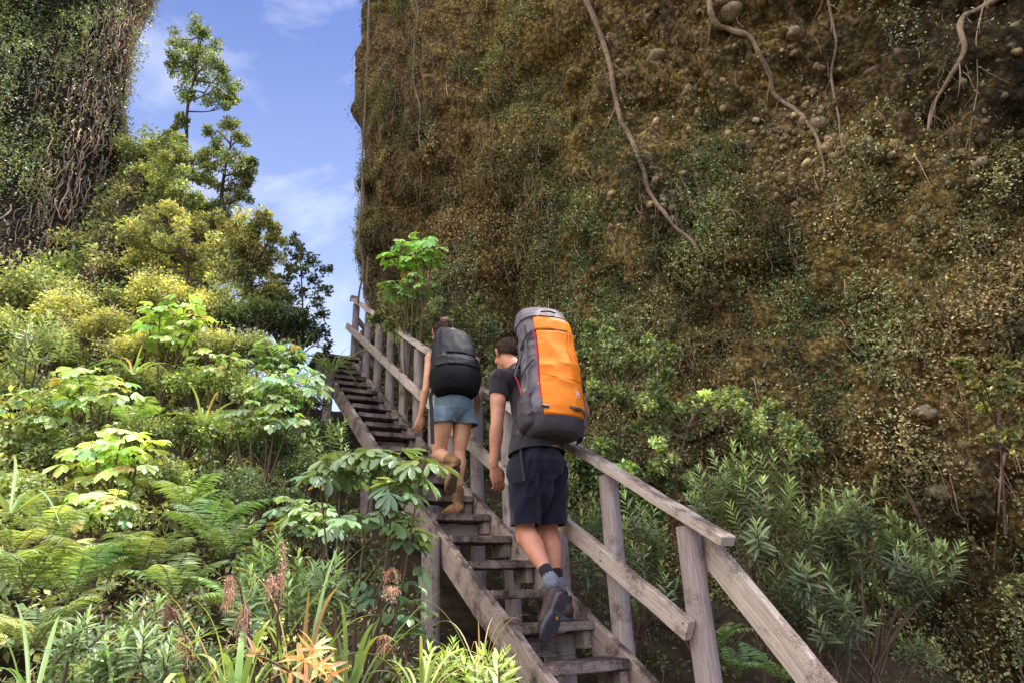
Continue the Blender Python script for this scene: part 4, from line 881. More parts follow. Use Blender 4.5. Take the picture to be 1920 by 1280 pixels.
hebe_px('tiny hebe seedling on the dark floor at lower right', (1600, 1250), 4.1, [(1720, 1190), (1750, 1200), (1690, 1195)], n=7, L=.07, sl=.15)
for base, d, tips, lb, c_ in [
    ((840, 1330), 1.9, [(805, 1215), (850, 1205), (830, 1235), (870, 1240), (800, 1255)], 'bright yellow green hebe in the sunny foreground beside the left stringer', (.17, .24, .055)),
    ((925, 1330), 1.95, [(905, 1225), (935, 1235), (960, 1250), (920, 1255), (890, 1245)], 'second bright hebe touching the left stringer at the bottom edge', (.18, .25, .055)),
    ((330, 1290), 1.95, [(250, 1140), (300, 1130), (345, 1160), (270, 1185), (320, 1200), (370, 1190), (230, 1190), (290, 1230)], 'dark green hebe in the left foreground before the ferns', (.11, .17, .07)),
    ((165, 1290), 1.9, [(120, 1180), (165, 1150), (200, 1190), (140, 1220), (185, 1235)], 'blue green hebe near the lower left corner', (.13, .19, .09)),
    ((530, 1180), 2.3, [(480, 1020), (520, 1010), (560, 1040), (500, 1055), (590, 1065), (540, 1085), (610, 1090), (470, 1070), (630, 1050)], 'green hebe behind the brown flower heads', (.12, .2, .07)),
    ((620, 860), 5.4, [(590, 800), (620, 790), (640, 810), (600, 835), (570, 820), (650, 840), (610, 860)], 'fine leaved dark shrub under the upper stairs', (.08, .13, .05)),
    ((90, 620), 6.2, [(60, 600), (90, 590), (120, 620), (70, 640), (30, 630)], 'long leaved grey green shrub at the left edge below the cliff', (.16, .22, .1))]:
    hebe_px(lb, base, d, tips, n=11, L=.06 * d / 2.0 if d < 3 else .09, col=c_, tipcol=tuple(A(c_) * 1.9), sl=.12 * d / 2 if d < 3 else .28)
# ferns
FL = 'ferns on the left slope'
for px, py, d, L_, n, c_, lb in [
    (395, 985, 3.3, .36, 10, (.09, .18, .04), 'large drooping fern in the shaded hollow of the left slope'),
    (350, 930, 3.7, .34, 9, (.13, .22, .05), 'fern above the large drooping one'),
    (430, 1010, 3.1, .26, 8, (.08, .15, .04), 'smaller fern right of the large drooping one'),
    (45, 1080, 2.4, .36, 11, (.19, .26, .09), 'bright fern at the left edge above the corner'),
    (130, 1090, 2.5, .32, 10, (.17, .24, .085), 'sunlit fern next to the left edge fern'),
    (200, 1060, 2.7, .32, 9, (.155, .215, .075), 'sunlit fern in the middle of the lower left fern bed'),
    (60, 1180, 2.1, .3, 9, (.155, .22, .075), 'fern low in the left corner beside the blue green hebe'),
    (260, 1050, 2.7, .3, 9, (.125, .185, .06), 'fern at the right end of the lower left fern bed'),
    (320, 1100, 2.5, .28, 9, (.115, .175, .06), 'fern behind the dark green hebe'),
    (90, 990, 3.2, .34, 9, (.2, .27, .1), 'light green fern above the fern bed'),
    (20, 1010, 3.0, .32, 9, (.21, .28, .1), 'light fern at the very left edge'),
    (240, 770, 5.2, .4, 9, (.17, .27, .07), 'fern between bright palmate shrubs on the upper slope'),
    (450, 1130, 2.5, .26, 8, (.09, .17, .05), 'small fern behind the drooping flower heads'),
    (590, 1110, 2.5, .24, 8, (.09, .16, .05), 'small fern left of the round timber leg')]:
    make_fern('fern', lb, at(px, py + 25, d), n, L_, c_, FL, d < 4, pairs=15)
for px, py, d, L_, lb in [(1345, 1215, 3.9, .30, 'small fern between the lowest post and the raking plank'), (1465, 1275, 3.6, .3, 'fern at the bottom edge under the raking plank'), (1385, 1265, 3.9, .26, 'half hidden fern behind the raking plank'), (1700, 1150, 4.6, .26, 'fern on the dark floor under the hebe')]:
    make_fern('fern', lb, at(px, py, d), 8, L_, (.09, .17, .04), 'ferns right of the stairs', True)
# strap leaved plants and grasses
for px, py, d, n, L_, w_, c_, lb, ar, sp_ in [
    (560, 1330, 1.75, 13, .55, .0085, (.14, .23, .05), 'clump of upright strap leaves at the centre bottom', .5, .45),
    (440, 1340, 1.65, 13, .52, .0095, (.17, .27, .05), 'clump of bright strap leaves around the drooping flower heads', .55, .5),
    (650, 1330, 1.9, 12, .5, .009, (.13, .21, .05), 'thin strap leaves right of the orange leaved twig', .6, .5),
    (350, 1320, 1.7, 9, .40, .0085, (.18, .28, .06), 'arching strap leaves left of the bright clump', .9, .8),
    (220, 1330, 1.7, 10, .36, .009, (.16, .25, .05), 'strap leaves at the bottom between hebes', .7, .7),
    (60, 1330, 1.6, 9, .38, .007, (.12, .22, .05), 'broad strap leaves in the lower left corner', .6, .6),
    (20, 960, 2.9, 10, .6, .012, (.17, .27, .08), 'long arching leaves entering from the left edge', 1.0, 1.1),
    (790, 1310, 1.85, 14, .36, .007, (.24, .32, .08), 'thin yellow grass before the round timber leg', .9, .8),
    (620, 700, 7.6, 26, .75, .014, (.11, .17, .05), 'tuft of long drooping grass at the head of the stairs', 1.0, 1.0),
    (560, 680, 7.8, 18, .6, .013, (.10, .15, .05), 'dark tussock under the sapling beside the stair head', .9, .9),
    (380, 800, 5.2, 16, .5, .012, (.2, .29, .08), 'pale grassy tussock in the middle of the slope', .9, .9),
    (250, 700, 5.8, 14, .5, .013, (.18, .28, .06), 'grassy tussock among the palmate shrubs', .9, .9),
    (900, 1260, 2.1, 7, .42, .003, (.35, .30, .13), 'dry thin grass stalks leaning on the left stringer', .7, .5)]:
    make_strap('strap_leaved_plant' if w_ > .0068 else 'grass_tuft', lb, at(px, py, d), n, L_, w_, c_, None, ar, sp_, cat='grass' if w_ < .01 else 'plant')
# reddish blade and pale stalks
g = Geo(); blade(g, at(385, 1310, 1.6), (.25, .1, 1), .34, .006, .1, A([.45, .2, .09])); put_ = put('blades', g, M['blade'], thing('dead_leaf_blade', 'single reddish dry blade standing up at the lower left', 'leaf', at(385, 1310, 1.6)), True)
# drooping dry flower heads
def panicle(label, pts, d, drop, wid, col, n=300, name='flower_stalk'):
    P = [at(x, y, d) for x, y in pts]; root = thing(name, label, 'flower', P[0]); gs = Geo(); Q = catmull(P, 14); tube(gs, Q, np.linspace(.0035, .0015, 14), 5, (1.0, 1.1, .4)); put('stalk', gs, M['twig'], root, True)
    g = Geo(); gb = Geo(); tip = Q[-1]
    top = Q[-4:]
    for b in range(15):
        f = rng.random(); s0 = top[rng.integers(4)]; L_ = drop * rng.uniform(.35, 1.); out = rdir(1)[0] * A([1, 1, .2]) * wid
        R = catmull([s0, s0 + out * .6 + A([0, 0, -L_ * .35]), s0 + out + A([0, 0, -L_])], 9); tube(gb, R, .0009, 3, (.5, .32, .2), 0, False)
        m = n // 15; t = rng.uniform(.12, 1, m); k = (t * 8).astype(int); pos = R[np.clip(k, 0, 8)] + rng.normal(0, .0045, (m, 3))
        leaves(g, T_OVAL, pos, unit(rdir(m) * .7 + A([0, 0, -.8])), rdir(m), rng.uniform(.004, .009, m), lcol(col, m, .45, .2), .8)
    put('flower_head', g, M['flower'], root); put('branchlets', gb, M['flower'], root); return root
panicle('tall orange brown flower head, upright in the foreground centre', [(525, 1300), (520, 1200), (524, 1100), (530, 1012)], 1.75, .10, .016, (.60, .35, .22))
panicle('lower brown tassel left of the tall flower head', [(505, 1300), (510, 1180), (512, 1110), (505, 1062)], 1.78, .05, .02, (.38, .25, .18), 180)
panicle('drooping pinkish brown flower head on a bent stem', [(480, 1300), (465, 1200), (452, 1110), (440, 1080), (425, 1078)], 1.72, .10, .02, (.60, .35, .22))
panicle('small drooping flower head hanging just right of the bent one', [(470, 1310), (468, 1220), (466, 1160), (460, 1128)], 1.7, .09, .014, (.40, .25, .19), 240)
panicle('dark red brown seed head left of the drooping flower heads', [(380, 1300), (350, 1200), (330, 1150), (310, 1132)], 1.8, .05, .04, (.26, .14, .10), 200)
panicle('thin rusty seed head at the lower left of the flower heads', [(360, 1320), (345, 1250), (348, 1190)], 1.7, .07, .03, (.36, .17, .12), 200)
panicle('dark rust seed head arching before the round timber leg', [(690, 1300), (700, 1150), (720, 1080), (740, 1062)], 2.1, .05, .03, (.30, .10, .07), 220)
panicle('pale orange seed head below the dark rust one', [(680, 1300), (690, 1180), (720, 1105), (745, 1098)], 2.05, .05, .02, (.6, .36, .24), 160)
panicle('rusty seed head low beside the orange leaved twig', [(760, 1300), (735, 1240), (718, 1190)], 1.95, .04, .03, (.36, .13, .08), 180)
# orange young leaves
root = thing('orange_leaved_twig', 'orange young leaves on a grey twig at the bottom centre, closest to the camera', 'plant', at(560, 1330, 1.32)); g, gs = Geo(), Geo()
pA = catmull([at(560, 1340, 1.34), at(562, 1290, 1.32), at(572, 1240, 1.31)], 8); tube(gs, pA, .0028, 6, (1.6, 1.5, 1.5))
pB = catmull([at(560, 1268, 1.32), at(520, 1245, 1.30), at(482, 1228, 1.29)], 8); tube(gs, pB, .0025, 6, (1.6, 1.5, 1.5))
for cpx, cpy, dd, n_, L_ in ((573, 1238, 1.31, 11, .062), (590, 1215, 1.30, 9, .055), (600, 1250, 1.31, 9, .05), (480, 1226, 1.29, 7, .036), (545, 1262, 1.31, 6, .045), (622, 1262, 1.32, 8, .05)):
    c0 = at(cpx, cpy, dd)
    for k in range(n_):
        a = k * 2.4; o_ = CR * math.cos(a) + CU * (math.sin(a) * .6 + .15) - CW * rng.uniform(-.6, .8); c = .8 * A([(.85, .37, .03), (.72, .29, .03), (.7, .42, .2), (.55, .34, .07)][rng.integers(4)]) * rng.uniform(.7, 1.15)
        leaves(g, T_LANCE, (c0 + rdir(1)[0] * .004)[None], unit(o_)[None], (-CW * .5 + CU * .6 + rdir(1)[0] * .8)[None], A([L_ * rng.uniform(.6, 1.15)]), c, 1.)
put('foliage', g, M['leafg'], root, True); put('twig', gs, M['twig'], root, True)
# ================================================================== people
def skinmat(name, col, sss=.05):
    m, nt, N, L = newmat(name)
    out = N('ShaderNodeOutputMaterial'); b = N('ShaderNodeBsdfPrincipled'); L(b.outputs[0], out.inputs[0])
    tc = N('ShaderNodeTexCoord'); nz = N('ShaderNodeTexNoise'); nz.inputs['Scale'].default_value = 14; nz.inputs['Detail'].default_value = 6; L(tc.outputs['Object'], nz.inputs[0])
    r = N('ShaderNodeValToRGB'); r.color_ramp.elements[0].position = .35; r.color_ramp.elements[1].position = .65
    r.color_ramp.elements[0].color = (col[0] * .9, col[1] * .78, col[2] * .74, 1); r.color_ramp.elements[1].color = (col[0] * 1.06, col[1] * 1.06, col[2] * 1.06, 1); L(nz.outputs[0], r.inputs[0])
    L(r.outputs[0], b.inputs['Base Color']); b.inputs['Roughness'].default_value = .5; b.inputs['Specular IOR Level'].default_value = .4
    b.inputs['Subsurface Weight'].default_value = sss; b.inputs['Subsurface Radius'].default_value = (.02, .008, .005)
    n2 = N('ShaderNodeTexNoise'); n2.inputs['Scale'].default_value = 160; L(tc.outputs['Object'], n2.inputs[0]); bp = N('ShaderNodeBump'); bp.inputs['Strength'].default_value = .15; bp.inputs['Distance'].default_value = .001
    L(n2.outputs[0], bp.inputs['Height']); L(bp.outputs[0], b.inputs['Normal']); return m
M['skin_m'] = skinmat('skin_tanned', (.62, .29, .185)); M['skin_w'] = skinmat('skin_fair', (.70, .37, .22))
M['hair_m'] = plain('hair_brown', (.085, .05, .035), .55, .4, .5, 90, .9, .004); M['hair_w'] = plain('hair_auburn', (.10, .045, .032), .5, .45, .5, 80, .9, .004)
def fabric(name, col, rough=.85, bump=.35, scale=220, **k): return plain(name, col, rough, .2, .16, scale, bump, .0012, sheen=.15, **k)
M['tee'] = fabric('charcoal_tee', (.030, .024, .030)); M['tank'] = fabric('black_tank', (.015, .013, .016)); M['shorts_m'] = fabric('navy_shorts', (.011, .011, .026))
M['shorts_w'] = fabric('blue_grey_cotton', (.16, .22, .27)); M['sock'] = fabric('black_sock', (.02, .018, .022)); M['sock_g'] = fabric('grey_sock', (.17, .18, .23))
M['nylon'] = plain('grey_nylon', (.17, .145, .165), .55, .35, .14, 130, .25, .001); M['nylon_d'] = plain('dark_grey_nylon', (.075, .062, .072), .6, .35, .14, 130, .25, .001)
M['black'] = plain('black_nylon', (.016, .015, .021), .62, .3, .2, 130, .25, .001); M['black_m'] = plain('black_mesh', (.010, .009, .011), .8, .2, .3, 300, .4, .001)
M['orange'] = plain('orange_nylon', (.95, .255, .006), .55, .35, .06, 160, .2, .001); M['orange_d'] = plain('orange_seam', (.72, .19, .008), .6, .3, .06, 160, .2, .001)
M['redp'] = plain('red_piping', (.62, .02, .035), .5, .4, .05); M['webbing'] = plain('black_webbing', (.03, .026, .032), .7, .25, .2, 300, .5, .001); M['webg'] = plain('grey_webbing', (.12, .11, .13), .7, .25, .2, 300, .5, .001)
M['print'] = plain('white_print', (.80, .74, .68), .6, .2, .03); M['buckle'] = plain('black_plastic', (.02, .02, .022), .35, .5, .05)
M['boot_t'] = plain('tan_leather', (.26, .135, .055), .6, .35, .35, 40, .5, .002); M['sole_t'] = plain('brown_sole', (.10, .062, .035), .85, .2, .3, 60, .5, .002)
M['shoe'] = plain('dark_brown_shoe', (.065, .042, .038), .6, .35, .4, 50, .5, .002); M['sole_m'] = plain('grey_rubber_sole', (.085, .082, .10), .75, .3, .25, 70, .5, .002); M['yellow'] = plain('yellow_badge', (.85, .42, .02), .5, .4, .05)
M['lens'] = plain('ring_green', (.35, .42, .12), .5, .4, .05); M['eye'] = plain('eye_white', (.7, .68, .65), .2, .6, .02); M['lace'] = plain('lace', (.3, .25, .22), .8, .2, .2)

def shell(g, pts, rad, n=18, side=None, per=5, cap=True, C=(1, 1, 1)):
    """closed smooth limb through pts; rad entries are r or (r_side, r_front)"""
    pts = np.asarray(pts, float); R = A([(r, r) if np.isscalar(r) else r for r in rad], float)
    m = (len(pts) - 1) * per + 1; P = catmull(pts, m); Q = np.maximum(catmull(R, m), .002); T = unit(np.gradient(P, axis=0))
    if cap:
        k = 5; a = np.linspace(0, 1, k + 1)[:-1]
        pre = np.sin(a * math.pi / 2); ext = np.cos(a * math.pi / 2)
        P0 = P[0] - T[0] * (Q[0].min() * ext)[:, None]; P1 = P[-1] + T[-1] * (Q[-1].min() * ext[::-1])[:, None]
        P = np.concatenate([P0, P, P1]); Q = np.concatenate([Q[0] * np.maximum(pre, .06)[:, None], Q, Q[-1] * np.maximum(pre[::-1], .06)[:, None]]); T = np.concatenate([np.tile(T[0], (k, 1)), T, np.tile(T[-1], (k, 1))])
    fr = []
    nrm = A(side, float) if side is not None else (A([1., 0, 0]) if abs(T[0][0]) < .8 else A([0., 1, 0]))
    for t in T:
        s0 = (A(side, float) if side is not None else nrm); s_ = unit(s0 - t * (s0 @ t)); nrm = s_; fr.append((s_, np.cross(t, s_)))
    th = np.linspace(0, 2 * math.pi, n, endpoint=False); V = np.concatenate([P[i] + Q[i, 0] * np.cos(th)[:, None] * fr[i][0] + Q[i, 1] * np.sin(th)[:, None] * fr[i][1] for i in range(len(P))])
    mm = len(P); i = np.arange(mm * n).reshape(mm, n); j = np.roll(i, -1, 1)
    g.add(V, np.stack([i[:-1].ravel(), j[:-1].ravel(), j[1:].ravel(), i[1:].ravel()], 1), C)
    g.add(V[:n], np.arange(n)[::-1][None], C); g.add(V[-n:], np.arange(n)[None], C)
def ball(g, c, r, side=None, n=18):
    c = A(c); r = A(r, float) if not np.isscalar(r) else A([r, r, r]); lat = np.linspace(-1, 1, 12)[1:-1] * math.pi / 2; th = np.linspace(0, 2 * math.pi, n, endpoint=False)
    V = [A([[0, 0, -1.]])]
    for a in lat: V.append(np.stack([np.cos(a) * np.cos(th), np.cos(a) * np.sin(th), np.full(n, np.sin(a))], 1))
    V.append(A([[0, 0, 1.]])); V = np.concatenate(V) * r
    if side is not None: V = V @ np.asarray(side)     # rows: local axes in world
    m = len(lat); i = 1 + np.arange(m * n).reshape(m, n); j = np.roll(i, -1, 1)
    g.add(V + c, np.stack([i[:-1].ravel(), j[:-1].ravel(), j[1:].ravel(), i[1:].ravel()], 1))
    g.add(V + c, np.concatenate([np.stack([np.zeros(n, int), j[0], i[0]], 1), np.stack([np.full(n, 1 + m * n), i[-1], j[-1]], 1)]))
def fuse(name, geo, voxel, mat, parent, smooth=6, cuts=(), thick=0, folds=0., fscale=9, fstretch=(1, 1, 1), seed=5, sf=.6):
    """union of overlapping closed shells as one continuous skin (voxel remesh), then smoothing, wrinkles, open hems"""
    me = geo.mesh('tmp'); o = bpy.data.objects.new('tmp', me); COL.objects.link(o)
    r = o.modifiers.new('r', 'REMESH'); r.mode = 'VOXEL'; r.voxel_size = voxel; r.use_smooth_shade = True
    s = o.modifiers.new('s', 'SMOOTH'); s.factor = sf; s.iterations = smooth
    dg = bpy.context.evaluated_depsgraph_get(); dg.update(); m2 = bpy.data.meshes.new_from_object(o.evaluated_get(dg)); bpy.data.objects.remove(o)
    nv = len(m2.vertices); co = np.zeros(nv * 3, np.float32); m2.vertices.foreach_get('co', co); co = co.reshape(-1, 3).astype(float)
    no = np.zeros(nv * 3, np.float32); m2.vertices.foreach_get('normal', no); no = no.reshape(-1, 3)
    if folds:
        q = co * A(fstretch) * fscale; f = 1 - 2 * np.abs(vnoise(q + 1.5 * np.stack([vnoise(q * .5, 3), vnoise(q * .5, 4), vnoise(q * .5, 6)], 1), seed)) ** .8; f2 = vnoise(q * 2.3, seed + 9)
        co = co + no * ((f * .75 + f2 * .3) * folds)[:, None]
    m2.vertices.foreach_set('co', co.astype(np.float32).ravel())
    import bmesh
    bm = bmesh.new(); bm.from_mesh(m2)
    for p, n in cuts:
        bmesh.ops.bisect_plane(bm, geom=bm.verts[:] + bm.edges[:] + bm.faces[:], plane_co=tuple(p), plane_no=tuple(n), clear_outer=True)
    org = wloc(parent); bmesh.ops.translate(bm, verts=bm.verts[:], vec=tuple(-org)); bm.to_mesh(m2); bm.free()
    m2.polygons.foreach_set('use_smooth', np.ones(len(m2.polygons), bool)); m2.materials.clear(); m2.materials.append(mat); m2.update()
    ob = bpy.data.objects.new(name, m2); COL.objects.link(ob); ob.parent = parent
    if thick:
        sd = ob.modifiers.new('solid', 'SOLIDIFY'); sd.thickness = thick; sd.offset = -1
    return ob

def hand(g, wrist, d, palm_n, side, s=1., curl=.5, spread=.12, thumb=1, pose=None):
    """d: along the hand, palm_n: out of the palm, side: towards the thumb"""
    d, side = unit(A(d)), A(side, float); side = unit(side - d * (side @ d)); pn = unit(A(palm_n) - d * (A(palm_n) @ d)); pn = unit(pn - side * (pn @ side))
    w = A(wrist)
    shell(g, [w - d * .02 * s, w + d * .02 * s, w + d * .055 * s, w + d * .088 * s], [(.024 * s, .018 * s), (.030 * s, .017 * s), (.040 * s, .016 * s), (.038 * s, .013 * s)], 16, side)
    kn = w + d * .088 * s
    for k, (off, L_, r) in enumerate(((.028, .073, .0088), (.0095, .082, .0090), (-.010, .076, .0086), (-.028, .060, .0076))):
        c = curl * (1 + .18 * k) if pose is None else pose[k]; p = kn + side * off * s; fd = unit(d + side * (off * spread * 12) * .35); pts = [p - fd * .018 * s]; pts.append(p); ang = 0
        for seg, a_ in ((.42, .55), (.32, 1.0), (.26, .7)):
            ang += c * a_; dirv = fd * math.cos(ang) + pn * math.sin(ang); p = p + dirv * L_ * s * seg * 1.12; pts.append(p)
        shell(g, pts, [r * s * 1.05, r * s * 1.08, r * s, r * s * .95, r * s * .78], 10, side, 4)
    tb = w + d * .028 * s + side * .024 * s
    tp = [tb, tb + (side * .55 + d * .6 + pn * .35) * .034 * s * thumb, tb + (side * .62 + d * 1.25 + pn * .65) * .040 * s * thumb, tb + (side * .52 + d * 1.9 + pn * .95) * .042 * s * thumb]
    shell(g, tp, [.014 * s, .0115 * s, .0098 * s, .0078 * s], 10, None, 4)

def head(root, c, up, face, s, skin, hairm, hair, voxel=.004):
    """c centre, up / face direction; returns nothing. One skin for skull, jaw, nose, ears; hair a child"""
    up = unit(A(up)); face = unit(A(face) - up * (A(face) @ up)); rt = np.cross(face, up); B_ = np.stack([rt, face, up]); c = A(c)
    def L_(x, y, z): return c + (rt * x + face * y + up * z) * s
    g = Geo(); ball(g, L_(0, -.012, .022), A([.074, .094, .092]) * s, B_, 24); ball(g, L_(0, .022, -.028), A([.060, .070, .078]) * s, B_, 22)
    ball(g, L_(0, .045, -.078), A([.040, .038, .030]) * s, B_); ball(g, L_(0, .008, -.070), A([.054, .052, .034]) * s, B_)
    shell(g, [L_(0, .088, .010), L_(0, .104, -.015), L_(0, .112, -.030), L_(0, .096, -.040)], [.009 * s, .010 * s, .0125 * s, .010 * s], 10, rt)
    for sg in (-1, 1):
        ball(g, L_(sg * .030, .078, .004), A([.018, .012, .010]) * s, B_, 12); ball(g, L_(sg * .040, .066, -.025), A([.022, .02, .018]) * s, B_, 12)
        shell(g, [L_(sg * .074, .006, -.026), L_(sg * .081, -.002, -.012), L_(sg * .086, -.010, .006), L_(sg * .085, -.008, .022), L_(sg * .078, .004, .024)], [.008 * s, .008 * s, .0085 * s, .0085 * s, .006 * s], 10, face, 4)
        ball(g, L_(sg * .078, -.001, .0), A([.007, .014, .024]) * s, B_, 10)
    shell(g, [L_(-.022, .082, -.060), L_(0, .092, -.059), L_(.022, .082, -.060)], [.005 * s, .0075 * s, .005 * s], 8); shell(g, [L_(-.018, .082, -.069), L_(0, .090, -.070), L_(.018, .082, -.069)], [.005 * s, .008 * s, .005 * s], 8)
    return g, L_

def lf(u, v, z, P0=S(0, 0, 0) * A([1, 1, 0])): return P0 + X * u + H * v + Z * z
# ---------------- the man --------------------------------------------------
foot = S(.27, .47, TREADS[3][1]); man = thing('person', 'man in a charcoal tee and navy shorts climbing under the orange pack', 'person', foot)
g = Geo()
pel = J(1008, 868, .42); hipL, hipR = J(985, 895, .44), J(1031, 893, .46); knL, knR = J(984, 992, .50), J(1028, 992, .54); anL, anR = J(1031, 1084, .25), J(1046, 1092, .42)
shL, shR = J(936, 712, .58), J(1072, 710, .60); elL, wrL = J(932, 790, .55), J(926, 872, .60); elR, wrR = J(1095, 775, .70), J(1070, 735, .86)
nk = J(968, 692, .74); hd = J(949, 664, .84); chest = J(1004, 735, .58); mid = J(1008, 800, .48)
T_side = X * .97 + H * .1
shell(g, [pel + Z * .02, pel + Z * .05, mid, chest, chest + (nk - chest) * .6], [(.14, .115), (.15, .12), (.135, .10), (.17, .11), (.11, .08)], 24, T_side)
shell(g, [chest + (nk - chest) * .45, nk, hd - Z * .03], [(.075, .075), (.060, .062), (.058, .062)], 18)
for sh_, sg in ((shL, 1), (shR, -1)): shell(g, [chest + (nk - chest) * .55, sh_ + (chest - sh_) * .3 + Z * .015, sh_], [.075, .075, .062], 16)
shell(g, [shL, shL * .6 + elL * .4, elL - Z * 0, elL + (wrL - elL) * .22, elL + (wrL - elL) * .6, wrL], [.058, (.052, .056), .041, (.043, .047), .036, (.024, .029)], 18, H)
shell(g, [shL + (elL - shL) * .3 + X * .008, shL + (elL - shL) * .55 - H * .014, shL + (elL - shL) * .8], [.040, .046, .034], 14)
shell(g, [shR, shR * .5 + elR * .5, elR, elR * .6 + wrR * .4, wrR], [.058, .052, .042, .043, .027], 18, H)
hand(g, wrL, J(938, 918, .64) - wrL, H * .8 + CR * .5, CR * .85 + H * .35, 1.12, .40, .1, 1.0)
hand(g, wrR, unit(CU * .8 - CR * .5 + H * .2), -CR, CW, .98, 1.1)
shell(g, [hipL + Z * .04, hipL, hipL * .45 + knL * .55, knL + Z * .03, knL, knL - Z * .05], [.085, .088, .078, .064, .059, .056], 20)
shell(g, [hipR + Z * .04, hipR, hipR * .45 + knR * .55, knR + Z * .03, knR, knR - Z * .05], [.085, .088, .078, .064, .059, .056], 20)
for kn_, an_ in ((knL, anL), (knR, anR)):
    ax = an_ - kn_; shell(g, [kn_, kn_ + ax * .12, kn_ + ax * .32, kn_ + ax * .6, kn_ + ax * .85, an_], [.056, .058, (.063, .064), .050, .035, .034], 20)
    shell(g, [kn_ + ax * .12 - H * .01 + X * .014, kn_ + ax * .34 - H * .018 + X * .018, kn_ + ax * .55 - H * .008 + X * .01], [.032, .042, .026], 14)
    shell(g, [kn_ + ax * .12 - H * .01 - X * .014, kn_ + ax * .32 - H * .018 - X * .016, kn_ + ax * .50 - H * .008 - X * .01], [.032, .040, .026], 14)
hg, HL = head(man, hd, unit(Z + H * .35 - X * .05), unit(H * 1. - X * .12 - Z * .4), 1.03, None, None, None)
for v_, f_, c_, m_ in zip(hg.V, hg.F, hg.C, hg.M): g.add(v_, f_ - f_.min(), c_)
fuse('body', g, .0038, M['skin_m'], man, 5)
def hairgeo(L_, s, lump=.006, seed=1, cuts=True):
    return None
def hair_on(root, HLf, s, mat, back=-.012, fac=1.0, seed=3, lowback=-.045, tuft=.010, n=2600, length=.02):
    """scalp mass plus many short locks"""
    g_ = Geo(); c = HLf(0, 0, 0); rt, fc, up = HLf(1, 0, 0) - c, HLf(0, 1, 0) - c, HLf(0, 0, 1) - c; rt, fc, up = unit(rt), unit(fc), unit(up); B_ = np.stack([rt, fc, up])
    ball(g_, HLf(0, -.014, .030), A([.079, .099, .092]) * s * fac, B_, 28); V = g_.V[0]; q = (V - HLf(0, -.014, .030)) @ B_.T / s
    keep = lambda q: (q[:, 2] > -.030 - .55 * np.clip(-q[:, 1], 0, .1) + 1.1 * np.clip(q[:, 1] - .01, 0, .2))
    hh = Geo(); dirs = rdir(n); P = dirs * A([.078, .098, .091]) * s * fac; ql = P / s; P = P[keep(ql)]; dirs = dirs[keep(ql)]
    W_ = P @ B_ + HLf(0, -.014, .030); Nn = unit(dirs @ B_); flow = unit(-fc * .3 - up * .6 + rdir(len(W_)) * .3); dd = unit(flow * .9 + Nn * (.18 + .35 * (dirs[:, 2:] > .6))); T_H = (A([[0, -.06, 0], [0, .06, 0], [.5, .05, .05], [.5, -.05, .05], [1, 0, .0]]), A([[0, 1, 2, 3], [3, 2, 4, 4]]))
    leaves(hh, (T_H[0], A([[0, 1, 2], [0, 2, 3], [3, 2, 4]])), W_ - Nn * .002, dd, Nn, length * rng.uniform(.6, 1.3, len(W_)), (1, 1, 1))
    vs = Geo(); ball(vs, HLf(0, -.014, .030), A([.077, .097, .090]) * s * fac, B_, 40); me_V = np.concatenate([vs.V[0]]); qq = (me_V - HLf(0, -.014, .030)) @ B_.T / s; kp = keep(qq)
    for F_ in vs.F:
        base = F_ - (0 if F_.max() < len(me_V) else len(me_V)); F2 = base[kp[base].all(1)]
        if len(F2): hh.add(me_V, F2)
    return put('hair', hh, mat, root, True)
hair_on(man, HL, 1.03, M['hair_m'], length=.024, n=7000)
# tee shirt
g = Geo(); shell(g, [pel + Z * .0, pel + Z * .06, mid, chest, chest + (nk - chest) * .62, nk - (nk - chest) * .1], [(.182, .158), (.180, .155), (.168, .132), (.198, .142), (.145, .115), (.072, .077)], 26, T_side)
for sh_, el_ in ((shL, elL), (shR, elR)):
    shell(g, [chest + (nk - chest) * .55, sh_ + (chest - sh_) * .3 + Z * .018, sh_ + Z * .0], [.088, .088, .074], 20)
tee = fuse('t_shirt', g, .006, M['tee'], man, 6, [(pel + Z * .055 - H * .02, -Z - H * .15)], 0, .009, 11, (1, 1, .6), 21)
for sh_, el_ in ((shL, elL), (shR, elR)):
    ax = unit(el_ - sh_); end = sh_ * .58 + el_ * .42; g = Geo(); shell(g, [sh_ - ax * .0, sh_ * .75 + el_ * .25, end, end + ax * .05], [.073, .069, .064, .062], 20)
    fuse('sleeve', g, .005, M['tee'], tee, 3, [(end, ax - X * .2 * (1 if sh_ is shL else -1))], .003, .005, 13, (1, 1, .6), 22)
# shorts
g = Geo(); shell(g, [pel + Z * .085, pel, pel - Z * .01], [(.155, .130), (.172, .150), (.168, .146)], 26, T_side)
hemL, hemR = J(986, 984, .48), J(1030, 980, .50)
for hp, hm, kn_ in ((hipL, hemL, knL), (hipR, hemR, knR)):
    shell(g, [hp + Z * .05, hp, hp * .5 + hm * .5, hm, hm - Z * .05], [(.10, .12), (.106, .122), (.099, .108), (.094, .098), (.094, .098)], 22, T_side)
cen = (hemL + hemR) / 2; shell(g, [pel - Z * .08, pel * .5 + cen * .5 - H * .01, cen + Z * .12], [(.09, .125), (.07, .105), (.045, .09)], 20, T_side)
fuse('shorts', g, .006, M['shorts_m'], man, 8, [(hemL, -Z)], .004, .017, 7, (1.3, 1.3, .8), 31)
gl = Geo(); c0 = J(1040, 835, .255); gl.add([c0 - CR * .022 - CU * .003, c0 + CR * .022 - CU * .003, c0 + CR * .022 + CU * .003, c0 - CR * .022 + CU * .003], [[0, 1, 2, 3]]); put('belt_tab', gl, M['boot_t'], man)
